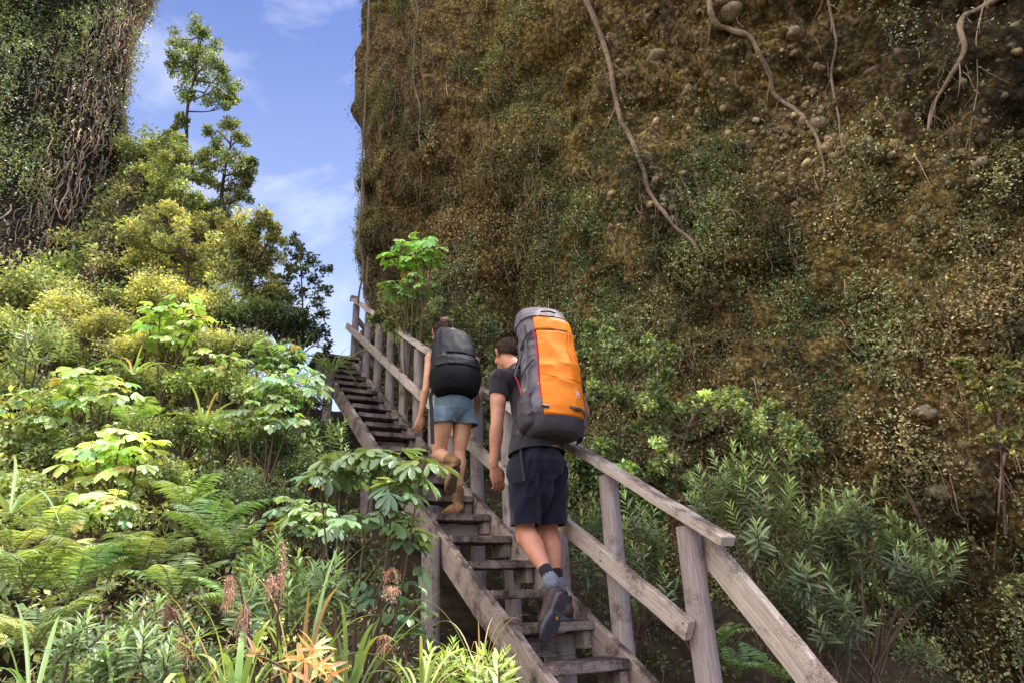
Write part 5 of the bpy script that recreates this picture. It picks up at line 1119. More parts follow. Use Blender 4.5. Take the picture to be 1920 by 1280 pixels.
# socks and shoes
for nm, kn_, an_ in (('l', knL, anL), ('r', knR, anR)):
    ax = unit(an_ - kn_); g = Geo(); shell(g, [an_ - ax * .075, an_ - ax * .03, an_ + ax * .01, an_ + ax * .04], [.040, .038, .037, .038], 18); fuse('sock', g, .004, M['sock'], man, 2, [(an_ - ax * .075, -ax)], .002, .001, 40)
    g = Geo(); shell(g, [an_ + ax * .0, an_ + ax * .02, an_ + ax * .035], [.042, .046, .044], 18); fuse('sock_cuff', g, .004, M['sock_g'], man, 1, (), 0, .003, 40, (.4, .4, 2))
def shoe(root, heel, toe, upv, s, upper, sole, name='shoe', boot=0, detail=None, wide=1.):
    """heel/toe are the ends of the sole's underside; upv points up out of the shoe"""
    heel, toe = A(heel), A(toe); d = unit(toe - heel); Lg = np.linalg.norm(toe - heel); up = unit(A(upv) - d * (A(upv) @ d)); sd = np.cross(d, up)
    def q(x, y, z): return heel + d * x * Lg + sd * y * s * wide + up * z * s
    xs = [0, .06, .2, .4, .6, .78, .92, 1]; ws = [.012, .036, .038, .031, .042, .047, .036, .010]
    g = Geo(); rows = []
    n = 20
    for z, k in ((0, .96), (.004, 1.04), (.020, 1.05), (.024, .96)):
        xs_ = np.linspace(0, 1, n); w_ = np.interp(xs_, xs, ws) * k; w_[0] = .014 * k; w_[-1] = .014 * k; lift = .012 * np.clip(xs_ - .8, 0, 1) ** 1.5 * 5 * 1.0
        arch = .008 * np.exp(-((xs_ - .36) / .07) ** 2) * (z == 0)
        rows.append(np.concatenate([[q(x, w, z + l + a) for x, w, l, a in zip(xs_, w_, lift, arch)], [q(x, -w * (.86 + .1 * (x > .5)), z + l + a) for x, w, l, a in zip(xs_[::-1], w_[::-1], lift[::-1], arch[::-1])]]))
    V = np.concatenate(rows); m = 2 * n; i = np.arange(4 * m).reshape(4, m); j = np.roll(i, -1, 1)
    g.add(V, np.stack([i[:-1].ravel(), j[:-1].ravel(), j[1:].ravel(), i[1:].ravel()], 1))
    for r0, flip in ((0, 1), (3, 0)):
        for k in range(n - 1):
            f = [i[r0, k], i[r0, k + 1], i[r0, m - 2 - k], i[r0, m - 1 - k]]; g.add(V, [f if flip else f[::-1]])
    # tread lugs
    for x in (.05, .11, .17, .23, .45, .51, .57, .63, .69, .75, .81, .87, .93):
        w_ = float(np.interp(x, xs, ws)) * .86
        for a, b in ((-w_ * .84, -.004), (.004, w_)):
            z0 = -.0025; l = .012 * max(x - .8, 0) ** 1.5 * 5; c8 = [q(x + dx, yy, zz + l) for zz in (z0, .002) for dx, yy in ((-.016, a), (.016, a), (.016, b), (-.016, b))]
            g.add(A(c8), [[0, 3, 2, 1], [0, 1, 5, 4], [1, 2, 6, 5], [2, 3, 7, 6], [3, 0, 4, 7]])
    sh_o = None
    gu = Geo(); shell(gu, [q(.06, 0, .045), q(.22, 0, .05), q(.42, 0, .048), q(.65, 0, .038), q(.85, 0, .032)], [(.034 * s * wide, .036 * s), (.037 * s * wide, .040 * s), (.036 * s * wide, .038 * s), (.043 * s * wide, .028 * s), (.036 * s * wide, .022 * s)], 22, sd)
    top = .10 + boot
    shell(gu, [q(.14, 0, .05), q(.15, 0, .08), q(.15, 0, top)], [(.036 * s, .044 * s), (.038 * s, .042 * s), (.042 * s, .044 * s)], 20, sd)
    if boot: shell(gu, [q(.02, 0, top), q(.28, 0, top + .003)], [(.036 * s, .01 * s)] * 2, 12, sd)
    up_o = fuse(name, gu, .0045, upper, root, 3, [(q(.15, 0, top + .016), up)], .003, .0022, 26, (1, 1, 1), 8)
    so = put('sole', g, sole, up_o)
    if detail:
        for x, y, hw, hx, mt in detail:
            gd = Geo(); th = np.linspace(0, 2 * math.pi, 14, endpoint=False); gd.add([q(x + hx * math.cos(t), y + hw * math.sin(t), -.0042) for t in th], [list(range(14))]); 
            put('sole_mark', gd, mt, up_o)
    # laces
    gl = Geo()
    for x, z in ((.36, .088), (.43, .082), (.50, .076), (.57, .068)):
        tube(gl, [q(x, -.024, z - .012), q(x, 0, z + .002), q(x, .024, z - .012)], .0022, 5)
    put('laces', gl, M['lace'], up_o, True); return up_o
hL, tL = J(1058, 1112, .155), J(1024, 1203, .20)
shoe(man, hL + CR * .004, tL, CW * .8 - CR * .55 + CU * .3, 1.12, M['shoe'], M['sole_m'], 'shoe', .0, [(.5, .004, .010, .035, M['yellow']), (.10, -.026, .012, .016, M['redp']), (.19, -.026, .012, .014, M['redp']), (.82, .024, .010, .014, M['redp']), (.90, .020, .010, .012, M['redp'])], 1.28)
hR = S(.315, .36, TREADS[3][1] + .003); shoe(man, hR, hR + H * .285 - X * .03, Z, 1.12, M['shoe'], M['sole_m'], 'shoe')
shell(gl0 := Geo(), [anR, S(.31, .40, TREADS[3][1] + .10)], [.036, .037], 16); fuse('sock', gl0, .005, M['sock'], man, 2)

# ---------------- backpacks --------------------------------------------------
def pack_surface(c, up, out, rt, secs):
    """secs: (height, half width, depth out, offset out, offset right, squareness)"""
    Sx = A(secs, float)
    def f(t, th, off=0.):
        t = np.asarray(t, float); th = np.asarray(th, float); hg_ = catmull(Sx, (len(Sx) - 1) * 8 + 1)[:, 0]; tt = np.interp(t * Sx[-1, 0], hg_, np.linspace(0, len(Sx) - 1, len(hg_))); D = [np.interp(tt, np.arange(len(Sx)), catmull(Sx, (len(Sx) - 1) * 8 + 1)[::8, k]) if False else np.interp(tt, np.linspace(0, len(Sx) - 1, (len(Sx) - 1) * 8 + 1), catmull(Sx, (len(Sx) - 1) * 8 + 1)[:, k]) for k in range(Sx.shape[1])]
        h_, w_, dpt, oo, orr, sq = D; e = 2 / sq; cx = np.sign(np.cos(th)) * np.abs(np.cos(th)) ** e; sx = np.sign(np.sin(th)) * np.abs(np.sin(th)) ** e
        return A(c) + h_[..., None] * up + (orr + (w_ + off) * cx)[..., None] * rt + (oo + (dpt + off) * sx)[..., None] * out
    return f
def patch(f, t0, t1, a0, a1, nt, na, off=.0, fold=.0, seed=1, edge=True, fs=9, fst=(1, 1, 1)):
    t = np.linspace(t0, t1, nt); a = np.linspace(a0, a1, na); Tt, Aa = np.meshgrid(t, a, indexing='ij')
    if edge:  # roll the rim inwards
        k = np.minimum(np.minimum(np.arange(nt)[:, None], nt - 1 - np.arange(nt)[:, None]), np.minimum(np.arange(na)[None], na - 1 - np.arange(na)[None])); off_ = off * np.clip(k / 1.0, 0, 1) - .004 * (k == 0)
    else: off_ = np.full(Tt.shape, off)
    V = f(Tt, Aa, 0.); V2 = f(Tt, Aa, .01); n = unit((V2 - V).reshape(-1, 3)).reshape(V.shape); V = V + n * off_[..., None]
    if fold:
        q = V.reshape(-1, 3) * A(fst) * fs; w_ = (1 - 2 * np.abs(vnoise(q, seed)) ** .7) * .7 + vnoise(q * 2.1, seed + 3) * .35; V = V + n * (w_.reshape(V.shape[:2]) * fold)[..., None]
    i = np.arange(nt * na).reshape(nt, na); g_ = Geo(); g_.add(V.reshape(-1, 3), np.stack([i[:-1, :-1].ravel(), i[:-1, 1:].ravel(), i[1:, 1:].ravel(), i[1:, :-1].ravel()], 1)); return g_
def full(f, nt=60, na=72, fold=.0, seed=1, t0=0., t1=1., off=0., fs=9, fst=(1, 1, 1)):
    g_ = patch(f, t0, t1, 0, 2 * math.pi, nt, na, off, fold, seed, False, fs, fst); V = g_.V[0].reshape(nt, na, 3); V[:, -1] = V[:, 0]; g_.V[0] = V.reshape(-1, 3)
    g_.add(V[0], [list(range(na))]); g_.add(V[-1], [list(range(na))[::-1]]); return g_
def line_on(f, pts, off, r, n=30, flat=0):
    P = catmull([f(np.float64(t), np.float64(a), off) for t, a in pts], n); g_ = Geo(); tube(g_, P, r, 6); return g_
def strap(pts, w, nrm, n=16, th=.002):
    P = catmull(pts, n); T = unit(np.gradient(P, axis=0)); nn = unit(A(nrm)); s_ = unit(np.cross(T, nn)); V = np.concatenate([P - s_ * w / 2 + nn * th, P + s_ * w / 2 + nn * th, P + s_ * w / 2 - nn * th, P - s_ * w / 2 - nn * th]); i = np.arange(4 * n).reshape(4, n); g_ = Geo()
    for a_, b_ in ((0, 1), (1, 2), (2, 3), (3, 0)): g_.add(V, np.stack([i[a_, :-1], i[a_, 1:], i[b_, 1:], i[b_, :-1]], 1))
    return g_
def wrap(f, t0, deg, off):
    """local (x right, y up) metres -> point on the curved panel"""
    th0 = math.radians(deg); e = .01; p = f(np.float64(t0), np.float64(th0), off); La = np.linalg.norm(f(np.float64(t0), np.float64(th0 + e), off) - p) / e; Lt = np.linalg.norm(f(np.float64(t0 + e), np.float64(th0), off) - p) / e
    return lambda x, y: f(t0 + np.asarray(y, float) / Lt, th0 - np.asarray(x, float) / La, off)
def text_on(txt, size, W_, mat, name, parent):
    cu = bpy.data.curves.new('t', 'FONT'); cu.body = txt; cu.size = size; cu.align_x = 'CENTER'; cu.align_y = 'CENTER'; cu.resolution_u = 3; o = bpy.data.objects.new('t', cu); COL.objects.link(o)
    dg = bpy.context.evaluated_depsgraph_get(); dg.update(); me = bpy.data.meshes.new_from_object(o.evaluated_get(dg)); bpy.data.objects.remove(o)
    co = np.zeros(len(me.vertices) * 3, np.float32); me.vertices.foreach_get('co', co); co = co.reshape(-1, 3)
    P = W_(co[:, 0], co[:, 1]); org = wloc(parent); me.vertices.foreach_set('co', (P - org).astype(np.float32).ravel()); me.update()
    me.materials.clear(); me.materials.append(mat); ob = bpy.data.objects.new(name, me); COL.objects.link(ob); ob.parent = parent; return ob
def polys_on(plist, W_, mat, name, parent):
    gm = Geo()
    for pts in plist: q = A(pts); gm.add(W_(q[:, 0], q[:, 1]), [list(range(len(q)))])
    return put(name, gm, mat, parent)
MOUNT = [[(-.026, 0), (-.020, 0), (-.010, .008), (-.002, -.001), (.002, .003), (-.010, .016)], [(-.008, .006), (-.003, .005), (.004, .013), (.018, 0), (.026, 0), (.004, .022)]]
# big trekking pack on the man
PB, PT = J(1040, 822, .26), J(1016, 586, .42)
upP = unit(PT - PB); LP_ = np.linalg.norm(PT - PB); outP = -H * .80 - X * .18; outP = unit(outP - upP * (outP @ upP)); rtP = np.cross(upP, outP); rtP = rtP if rtP @ CR > 0 else -rtP
secs = [(0, .085, .05, .0, 0, 2.2), (.015, .15, .10, 0, 0, 2.4), (.10, .186, .15, .0, 0, 2.6), (.26, .19, .155, .0, 0, 2.8), (.42, .178, .150, .005, 0, 2.8), (.56, .172, .145, .008, -.004, 2.8), (.64, .172, .142, .01, -.008, 2.8), (.70, .170, .134, .008, -.014, 2.8), (.76, .156, .110, .0, -.02, 2.5), (.80, .130, .075, -.008, -.024, 2.3), (.825, .090, .035, -.02, -.026, 2.2), (.835, .04, .01, -.025, -.026, 2.1)]
sc_ = LP_ / .818
secs = [(a * sc_, b * .96, c, d, e, k) for a, b, c, d, e, k in secs]
fP = pack_surface(PB, upP, outP, rtP, secs)
bag = thing('backpack', 'large orange and grey trekking backpack on the man', 'backpack', PB)
put('pack_body', full(fP, 110, 140, .013, 3, fs=8, fst=(1, 1, 1.8)), M['nylon'], bag, True)
put('pack_base', full(fP, 20, 140, .004, 4, .0, .115, .016), M['nylon_d'], bag, True)
A0, A1 = math.radians(38), math.radians(118)
# in this frame angle 0 = right, 90 deg = outwards
put('front_panel', patch(fP, .085, .705, A0, A1, 90, 50, .023, .012, 8, fs=5.5, fst=(1, 1, 1.7)), M['orange'], bag, True)
put('lid_panel', patch(fP, .72, .825, math.radians(34), math.radians(122), 22, 34, .014, .006, 9, fs=10), M['orange'], bag, True)
put('lid', full(fP, 34, 100, .009, 12, .83, 1., .014, fs=14), M['nylon'], bag, True)
for (aa, bb) in (((.73, math.radians(32)), (.74, math.radians(126))),): put('zip', line_on(fP, [(.71, math.radians(30)), (.714, math.radians(60)), (.714, math.radians(90)), (.71, math.radians(126))], .012, .005), M['webbing'], bag, True)
put('zip', line_on(fP, [(.825, math.radians(30)), (.83, math.radians(60)), (.83, math.radians(95)), (.822, math.radians(126))], .012, .0045), M['nylon_d'], bag, True)
put('piping', line_on(fP, [(.72, math.radians(123)), (.55, math.radians(122)), (.38, math.radians(121)), (.20, math.radians(119))], .008, .0052), M['redp'], bag, True)
put('piping', line_on(fP, [(.40, math.radians(33)), (.30, math.radians(33)), (.14, math.radians(36))], .008, .005), M['redp'], bag, True)
put('seam', line_on(fP, [(.385, math.radians(117)), (.35, math.radians(95)), (.335, math.radians(70)), (.34, math.radians(40))], .0275, .0022), M['orange_d'], bag, True)
put('pocket_zip', line_on(fP, [(.725, math.radians(62)), (.6, math.radians(68)), (.48, math.radians(67)), (.345, math.radians(66))], .029, .0038), M['orange_d'], bag, True)
put('pocket_zip', line_on(fP, [(.71, math.radians(54)), (.6, math.radians(54)), (.48, math.radians(57)), (.36, math.radians(64))], .029, .003), M['orange_d'], bag, True)
def bag_pt(t, deg, off=.016):
    p = fP(np.float64(t), np.float64(math.radians(deg)), off); p2 = fP(np.float64(t), np.float64(math.radians(deg)), off + .01); n = unit(p2 - p); r_ = unit(fP(np.float64(t), np.float64(math.radians(deg - 2)), off) - p); u_ = unit(np.cross(n, r_)); u_ = u_ if u_ @ upP > 0 else -u_; return p, r_, u_, n
Wl = wrap(fP, .785, 68, .0225); text_on('kathmandu', .0145, Wl, M['print'], 'logo_text', bag); polys_on([[(x * .55, y * .55 + .010) for x, y in q_] for q_ in MOUNT], Wl, M['print'], 'logo_mountain', bag)
Wl = wrap(fP, .235, 66, .0335); XX = []
for x0, y0, x1, y1 in ((-.020, .022, .016, -.022), (.020, .022, -.020, -.022), (-.008, .026, .022, -.012)):
    d_ = unit(A([x1 - x0, y1 - y0])); w_ = A([-d_[1], d_[0]]) * .0028; XX.append([tuple(A([x0, y0]) + w_), tuple(A([x1, y1]) + w_), tuple(A([x1, y1]) - w_), tuple(A([x0, y0]) - w_)])
polys_on([[(x * .8, y * .8) for x, y in q_] for q_ in XX], Wl, M['print'], 'logo_cross', bag); text_on('SERIES', .0105, (lambda x, y: Wl(x, y - .027)), M['print'], 'logo_text', bag)
for dg_, w_ in ((150, .012), (20, .010)):
    P_ = [fP(np.float64(t), np.float64(math.radians(dg_)), .016) for t in (.78, .6, .45, .3, .16)]; put('strap', strap(P_, w_, unit(P_[2] - PB - upP * ((P_[2] - PB) @ upP))), M['webg'], bag)
for t in (.62, .40):
    P_ = [fP(np.float64(t + .03 * k), np.float64(math.radians(a)), .018) for k, a in enumerate((175, 160, 145, 128))]; put('strap', strap(P_, .014, unit(P_[1] - PB - upP * ((P_[1] - PB) @ upP))), M['webbing'], bag)
P_ = [fP(np.float64(.86), np.float64(math.radians(a)), .026) for a in (100, 90, 80)]; P_[1] = P_[1] + outP * .012; put('grab_loop', strap(P_, .012, upP), M['webbing'], bag)
# side pocket, compression straps, hip belt wings, shoulder strap
f2 = pack_surface(PB + upP * .04 - rtP * .165 + outP * .01, upP, outP, rtP, [(0, .02, .05, 0, 0, 2.3), (.02, .045, .085, 0, 0, 2.5), (.10, .055, .10, 0, 0, 2.6), (.19, .048, .092, .0, 0, 2.6), (.235, .036, .075, -.005, 0, 2.4), (.25, .012, .03, -.01, 0, 2.2)])
put('side_pocket', full(f2, 30, 50, .005, 14, fs=16), M['nylon_d'], bag, True)
put('side_pocket', full(pack_surface(PB + upP * .05 + rtP * .165, upP, outP, rtP, [(0, .02, .05, 0, 0, 2.3), (.03, .04, .08, 0, 0, 2.5), (.2, .042, .085, 0, 0, 2.6), (.36, .03, .07, 0, 0, 2.4), (.38, .01, .03, 0, 0, 2.2)]), 24, 44, .004, 15, fs=16), M['nylon'], bag, True)
bt = Geo(); shell(bt, [PB + upP * .30 - rtP * .165 + outP * .03, PB + upP * .30 - rtP * .10 + outP * .135], [.021, .021], 14); bo = put('rolled_map', bt, plain('buff_card', (.62, .32, .2), .7), bag, True)
def bs(pts, w_, mat, nrm=None, nm='strap'): return put(nm, strap([PB + upP * a + rtP * b + outP * c for a, b, c in pts], w_, outP - rtP * .6 if nrm is None else nrm), mat, bag)
bs([(.20, -.215, .06), (.245, -.175, .115), (.285, -.15, .14)], .020, M['webg']); bs([(.10, -.20, .11), (.125, -.16, .15), (.135, -.10, .176)], .016, M['webg']); bs([(.56, -.19, .02), (.62, -.165, .07), (.64, -.12, .14)], .016, M['webg'])
bs([(.60, -.165, .0), (.53, -.185, -.03), (.46, -.205, -.06)], .020, M['webg'], -rtP + outP * .3); bs([(.72, -.15, .03), (.66, -.17, .05), (.60, -.165, .08)], .012, M['webbing']); bs([(.455, -.205, -.06), (.40, -.19, -.05), (.30, -.185, -.02)], .008, M['redp'], -rtP + outP * .3, 'pull_cord')
bs([(.13, .05, .18), (.12, .13, .168), (.10, .17, .12)], .016, M['webg'], outP); bs([(.50, .17, .09), (.52, .22, .07), (.515, .26, .05)], .008, M['webbing'], outP)
bs([(.08, -.16, -.02), (.02, -.20, -.05), (-.10, -.205, -.05), (-.26, -.20, -.04)], .018, M['webbing'], -rtP + outP * .5, 'hanging_strap')
bs([(.10, -.14, -.03), (.05, -.21, -.08), (.02, -.19, -.16)], .05, M['nylon_d'], outP - rtP * .5, 'hip_belt'); bs([(.10, .14, -.03), (.06, .215, -.06), (.05, .20, -.15)], .05, M['nylon_d'], outP + rtP * .5, 'hip_belt')
bs([(.60, -.12, -.03), (.63, -.135, -.12), (.55, -.15, -.20), (.40, -.15, -.22)], .055, M['nylon_d'], -rtP * .4 + upP, 'shoulder_strap'); bs([(.60, .12, -.03), (.63, .135, -.12), (.55, .15, -.20), (.40, .15, -.22)], .055, M['nylon_d'], upP, 'shoulder_strap')
for a, b, c in ((.128, -.105, .178), (.118, .095, .183)):
    gb = Geo(); shell(gb, [PB + upP * a + rtP * (b - .018) + outP * c, PB + upP * (a - .003) + rtP * (b + .022) + outP * c], [(.011, .005)] * 2, 12, upP); put('buckle', gb, M['buckle'], bag, True)

# ---------------- the woman --------------------------------------------------
wz = TREADS[7][1]; vf = TREADS[7][0]; foot = S(.20, vf + .12, wz)
wom = thing('person', 'young woman in a black tank top and blue grey shorts climbing ahead', 'person', foot)
V_ = vf
pel = J(850, 768, V_ + .12); hipL, hipR = J(832, 785, V_ + .12), J(868, 785, V_ + .14); knL, knR = J(822, 850, V_ + .20), J(861, 848, V_ + .16); anL, anR = J(850, 864, V_ + .0), J(861, 908, V_ + .07)
shL, shR = J(806, 672, V_ + .26), J(890, 676, V_ + .26); elL, wrL = J(799, 726, V_ + .17), J(789, 778, V_ + .24); elR, wrR = J(897, 740, V_ + .2), J(886, 795, V_ + .36)
nk = J(840, 655, V_ + .34); hd = J(827, 625, V_ + .40); chest = J(849, 695, V_ + .24); mid = J(850, 738, V_ + .17)
g = Geo(); shell(g, [pel + Z * .04, pel + Z * .07, mid, chest, chest + (nk - chest) * .6], [(.13, .11), (.135, .115), (.108, .085), (.125, .09), (.09, .065)], 24, T_side)
shell(g, [chest + (nk - chest) * .45, nk, hd - Z * .03], [(.055, .06), (.046, .05), (.046, .05)], 18)
for sh_ in (shL, shR): shell(g, [chest + (nk - chest) * .55, sh_ + (chest - sh_) * .3 + Z * .01, sh_], [.055, .055, .046], 16)
shell(g, [shL, shL * .6 + elL * .4, elL, elL + (wrL - elL) * .25, elL + (wrL - elL) * .65, wrL], [.043, .037, .031, .033, .026, (.018, .022)], 18, H)
shell(g, [shR, shR * .6 + elR * .4, elR, elR + (wrR - elR) * .25, elR + (wrR - elR) * .65, wrR], [.043, .037, .031, .033, .026, (.018, .022)], 18, H)
hand(g, wrL, J(783, 808, V_ + .28) - wrL, H * .8 + CR * .5, CR * .85 + H * .35, .9, .36, .1)
hand(g, wrR, J(878, 815, V_ + .40) - wrR, -CR * .8, H * .8 - CR * .4, .86, .6, .1)
for hp, kn_, an_ in ((hipL, knL, anL), (hipR, knR, anR)):
    shell(g, [hp + Z * .03, hp, hp * .45 + kn_ * .55, kn_ + (hp - kn_) * .08, kn_], [.080, .084, .068, .054, .050], 20); ax = an_ - kn_
    shell(g, [kn_, kn_ + ax * .15, kn_ + ax * .38, kn_ + ax * .7, an_], [.050, .052, .055, .040, .031], 20)
hg, HL = head(wom, hd, unit(Z + H * .15), unit(H - X * .05 - Z * .1), .97, None, None, None)
for v_, f_, c_, m_ in zip(hg.V, hg.F, hg.C, hg.M): g.add(v_, f_ - f_.min(), c_)
fuse('body', g, .0038, M['skin_w'], wom, 5)
hair_on(wom, HL, 1.0, M['hair_w'], length=.035, n=6000)
gh = Geo(); B3 = np.stack([CR, CW, CU]); ball(gh, HL(.0, -.075, .085), (.046, .042, .038), B3); ball(gh, HL(.02, -.065, .10), (.03, .03, .028), B3); fuse('hair_bun', gh, .005, M['hair_w'], wom, 2, (), 0, .006, 26, (1, 1, 3))
gh = Geo(); tube(gh, catmull([HL(-.078, -.01, .03), HL(-.082, .04, .045), HL(-.07, .085, .07)], 8), .004, 6); put('sunglasses', gh, M['buckle'], wom, True)
g = Geo(); shell(g, [pel + Z * .03, mid, chest, chest + (nk - chest) * .55], [(.150, .128), (.124, .10), (.142, .108), (.095, .08)], 26, T_side)
for sh_ in (shL, shR): shell(g, [chest + (nk - chest) * .45, sh_ + (chest - sh_) * .28 + Z * .016], [.06, .046], 16)
fuse('tank_top', g, .0065, M['tank'], wom, 5, (), 0, .004, 12, (1, 1, .6), 22)
g = Geo(); shell(g, [pel + Z * .095, pel + Z * .055, pel + Z * .03], [(.148, .132), (.158, .142), (.156, .138)], 26, T_side)
hmL, hmR = J(827, 793, V_ + .13), J(875, 796, V_ + .13)
for hp, hm in ((hipL, hmL), (hipR, hmR)): shell(g, [hp + Z * .04, hp - Z * .0, hm, hm - Z * .04], [(.092, .114), (.094, .118), (.083, .104), (.083, .104)], 22, T_side)
shw = fuse('shorts', g, .006, M['shorts_w'], wom, 4, [(hmL, -Z)], .004, .010, 10, (1, 1, .6), 32)
for hm in (hmL, hmR):
    g = Geo(); shell(g, [hm + Z * .045, hm - Z * .03], [(.088, .109), (.089, .110)], 26, T_side, cap=True); fuse('cuff', g, .005, M['shorts_w'], wom, 1, [(hm - Z * .008, -Z), (hm + Z * .028, Z)], .004, .003, 14)
hL, tL = J(858, 872, V_ - .10), J(843, 927, V_ - .075)
shoe(wom, hL, tL, CW * .8 - CR * .4 + CU * .35, 1.0, M['boot_t'], M['sole_t'], 'boot', .035, None, 1.0)
axw = unit(knL - anL); shell(gl0 := Geo(), [anL - axw * .03, anL + axw * .02, anL + axw * .07, anL + axw * .10], [.043, .042, .046, .046], 18); fuse('boot_shaft', gl0, .004, M['boot_t'], wom, 2, [(anL + axw * .075, axw)], .003, .003, 30)
hR = S(.20, vf + .035, wz + .003); shoe(wom, hR, hR + H * .24 - X * .055, Z, 1.0, M['boot_t'], M['sole_t'], 'boot', .035)
shell(gl0 := Geo(), [hR + Z * .08 + H * .04, hR * .0 + A([0, 0, 0]) + (hR + Z * .15 + H * .045) * .6 + anR * .4], [.040, .040], 16); fuse('boot_shaft', gl0, .005, M['boot_t'], wom, 2, (), 0, .004, 30)
# her pack
PB, PT = J(856, 741, V_ - .0), J(846, 614, V_ + .16)
upP = unit(PT - PB); LP_ = np.linalg.norm(PT - PB); outP = unit(-H * .9 - X * .1 + upP * 0); outP = unit(outP - upP * (outP @ upP)); rtP = np.cross(upP, outP); rtP = rtP if rtP @ CR > 0 else -rtP
k_ = LP_ / .56
secs = [(0, .09, .05, 0, 0, 2.2), (.012, .155, .10, 0, 0, 2.4), (.08, .195, .14, 0, 0, 2.6), (.18, .200, .15, 0, 0, 2.6), (.30, .182, .145, 0, -.005, 2.5), (.42, .158, .12, 0, -.012, 2.5), (.485, .130, .088, 0, -.018, 2.5), (.53, .100, .050, -.01, -.02, 2.4), (.56, .05, .015, -.02, -.02, 2.2)]
secs = [(a * k_, b * 1.0, c, d, e, k) for a, b, c, d, e, k in secs]; fP = pack_surface(PB, upP, outP, rtP, secs)
bag = thing('backpack', 'rounded black daypack on the young woman', 'backpack', PB)
put('pack_body', full(fP, 80, 110, .008, 43, fs=12, fst=(1, 1, .7)), M['black'], bag, True); put('pack_base', full(fP, 22, 110, .002, 44, .0, .27, .013), M['black_m'], bag, True)
put('front_pocket', patch(fP, .29, .44, math.radians(25), math.radians(155), 22, 54, .016, .006, 45, fs=16), M['black'], bag, True)
put('front_pocket', patch(fP, .45, .86, math.radians(42), math.radians(128), 50, 44, .017, .009, 46, fs=11, fst=(1, 1, .6)), M['black'], bag, True)
put('seam', line_on(fP, [(.90, math.radians(125)), (.75, math.radians(140)), (.60, math.radians(138)), (.45, math.radians(125))], .020, .004), M['webbing'], bag, True)
put('seam', line_on(fP, [(.90, math.radians(60)), (.75, math.radians(40)), (.60, math.radians(38)), (.45, math.radians(42))], .020, .004), M['webbing'], bag, True)
for t, dg_ in ((.44, 122), (.46, 33)):
    p, r_, u_, n = bag_pt(t, dg_, .014); gr = Geo(); th = np.linspace(0, 2 * math.pi, 17); tube(gr, [p + r_ * .010 * math.cos(a) + u_ * .010 * math.sin(a) for a in th], .0028, 6, (1, 1, 1), 0, False); put('ring', gr, M['lens'], bag, True)
Wl = wrap(fP, .83, 92, .027); text_on('kathmandu', .0125, Wl, M['print'], 'logo_text', bag); polys_on([[(x * .45, y * .45 + .009) for x, y in q_] for q_ in MOUNT], Wl, M['print'], 'logo_mountain', bag)
bs([(.06, -.18, -.03), (.0, -.20, -.06), (-.12, -.20, -.05), (-.42, -.205, -.05)], .030, M['webbing'], outP - rtP * .2, 'hanging_strap'); bs([(.05, .19, .0), (-.01, .20, -.02), (-.08, .20, -.02)], .008, M['webbing'], outP, 'hanging_strap')
bs([(.46, -.10, -.02), (.50, -.11, -.09), (.42, -.125, -.15), (.30, -.13, -.17)], .05, M['black'], upP, 'shoulder_strap'); bs([(.46, .09, -.02), (.50, .10, -.09), (.42, .115, -.15), (.30, .12, -.17)], .05, M['black'], upP, 'shoulder_strap')
# ================================================================== light
sun_dir = unit(A([math.cos(math.radians(SUN_EL)) * math.sin(math.radians(SUN_AZ)), math.cos(math.radians(SUN_EL)) * math.cos(math.radians(SUN_AZ)), math.sin(math.radians(SUN_EL))]))
ld = bpy.data.lights.new('sun', 'SUN'); ld.energy = 5.0; ld.angle = math.radians(.53); ld.color = (1., .94, .84)
lo = bpy.data.objects.new('sun', ld); COL.objects.link(lo); lo.location = tuple(sun_dir * 60)
lo.rotation_euler = Vector(tuple(sun_dir)).to_track_quat('Z', 'Y').to_euler()
w = bpy.data.worlds.new('World'); scene.world = w; w.use_nodes = True; nt = w.node_tree; nt.nodes.clear(); N = nt.nodes.new; L = nt.links.new
out = N('ShaderNodeOutputWorld'); bg = N('ShaderNodeBackground'); L(bg.outputs[0], out.inputs[0]); bg.inputs[1].default_value = SKY
sky = N('ShaderNodeTexSky'); sky.sky_type = 'NISHITA'; sky.sun_disc = False; sky.sun_elevation = math.radians(SUN_EL); sky.sun_rotation = math.radians(SUN_AZ)
sky.air_density = 1.0; sky.dust_density = 1.2; sky.ozone_density = 1.6
tc = N('ShaderNodeTexCoord')
mp = N('ShaderNodeMapping'); mp.inputs['Rotation'].default_value = (0, math.radians(35), math.radians(20)); mp.inputs['Scale'].default_value = (1.0, 2.2, 1.0); mp.inputs['Location'].default_value = CLOFF; L(tc.outputs['Generated'], mp.inputs[0])
n1 = N('ShaderNodeTexNoise'); n1.inputs['Scale'].default_value = 2.3; n1.inputs['Detail'].default_value = 9; n1.inputs['Roughness'].default_value = .58; n1.inputs['Distortion'].default_value = .5; L(mp.outputs[0], n1.inputs[0])
r = N('ShaderNodeValToRGB'); r.color_ramp.elements[0].position = CLO; r.color_ramp.elements[1].position = CHI
r.color_ramp.elements[0].color = (0, 0, 0, 1); r.color_ramp.elements[1].color = (.8, .8, .8, 1); L(n1.outputs[0], r.inputs[0])
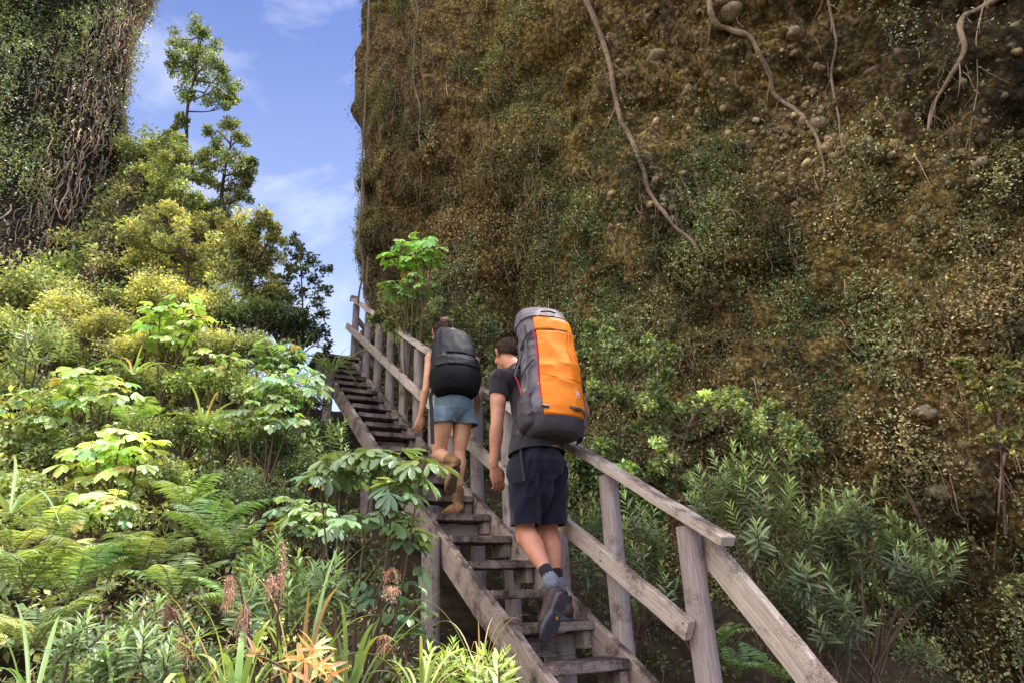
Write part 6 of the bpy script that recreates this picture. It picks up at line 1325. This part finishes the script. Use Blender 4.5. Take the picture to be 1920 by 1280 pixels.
mx = N('ShaderNodeMix'); mx.data_type = 'RGBA'; mx.inputs[7].default_value = (7.6, 7.9, 8.9, 1); L(r.outputs[0], mx.inputs[0])
tint = N('ShaderNodeMix'); tint.data_type = 'RGBA'; tint.blend_type = 'MULTIPLY'; tint.inputs[0].default_value = 1; tint.inputs[7].default_value = (1.15, 1.17, 1.6, 1)
L(sky.outputs[0], tint.inputs[6]); L(tint.outputs[2], mx.inputs[6])
# pale haze towards the horizon
sp = N('ShaderNodeSeparateXYZ'); L(tc.outputs['Generated'], sp.inputs[0])
hz = N('ShaderNodeMapRange'); hz.inputs[1].default_value = .75; hz.inputs[2].default_value = .25; hz.inputs[3].default_value = 0; hz.inputs[4].default_value = .75; L(sp.outputs[2], hz.inputs[0])
mx2 = N('ShaderNodeMix'); mx2.data_type = 'RGBA'; mx2.inputs[7].default_value = (5.6, 6.8, 9.6, 1); L(hz.outputs[0], mx2.inputs[0]); L(mx.outputs[2], mx2.inputs[6])
# added white fill light in the sky, unseen, up behind the camera to the left
dt = N('ShaderNodeVectorMath'); dt.operation = 'DOT_PRODUCT'; dt.inputs[1].default_value = (-.62, -.45, .64); L(tc.outputs['Generated'], dt.inputs[0])
dm = N('ShaderNodeMapRange'); dm.inputs[1].default_value = .47; dm.inputs[2].default_value = .85; dm.inputs[3].default_value = 0; dm.inputs[4].default_value = 1; L(dt.outputs['Value'], dm.inputs[0])
mx3 = N('ShaderNodeMix'); mx3.data_type = 'RGBA'; mx3.inputs[7].default_value = (FILL_B, FILL_B * .97, FILL_B * .97, 1); L(dm.outputs[0], mx3.inputs[0]); L(mx2.outputs[2], mx3.inputs[6])
L(mx3.outputs[2], bg.inputs[0])
scene.view_settings.view_transform = 'Standard'; scene.view_settings.look = 'None'; scene.view_settings.exposure = 0; scene.view_settings.gamma = 1
scene.cycles.max_bounces = 6; scene.cycles.diffuse_bounces = 4; scene.cycles.transmission_bounces = 3; scene.cycles.glossy_bounces = 2
scene.cycles.use_denoising = True
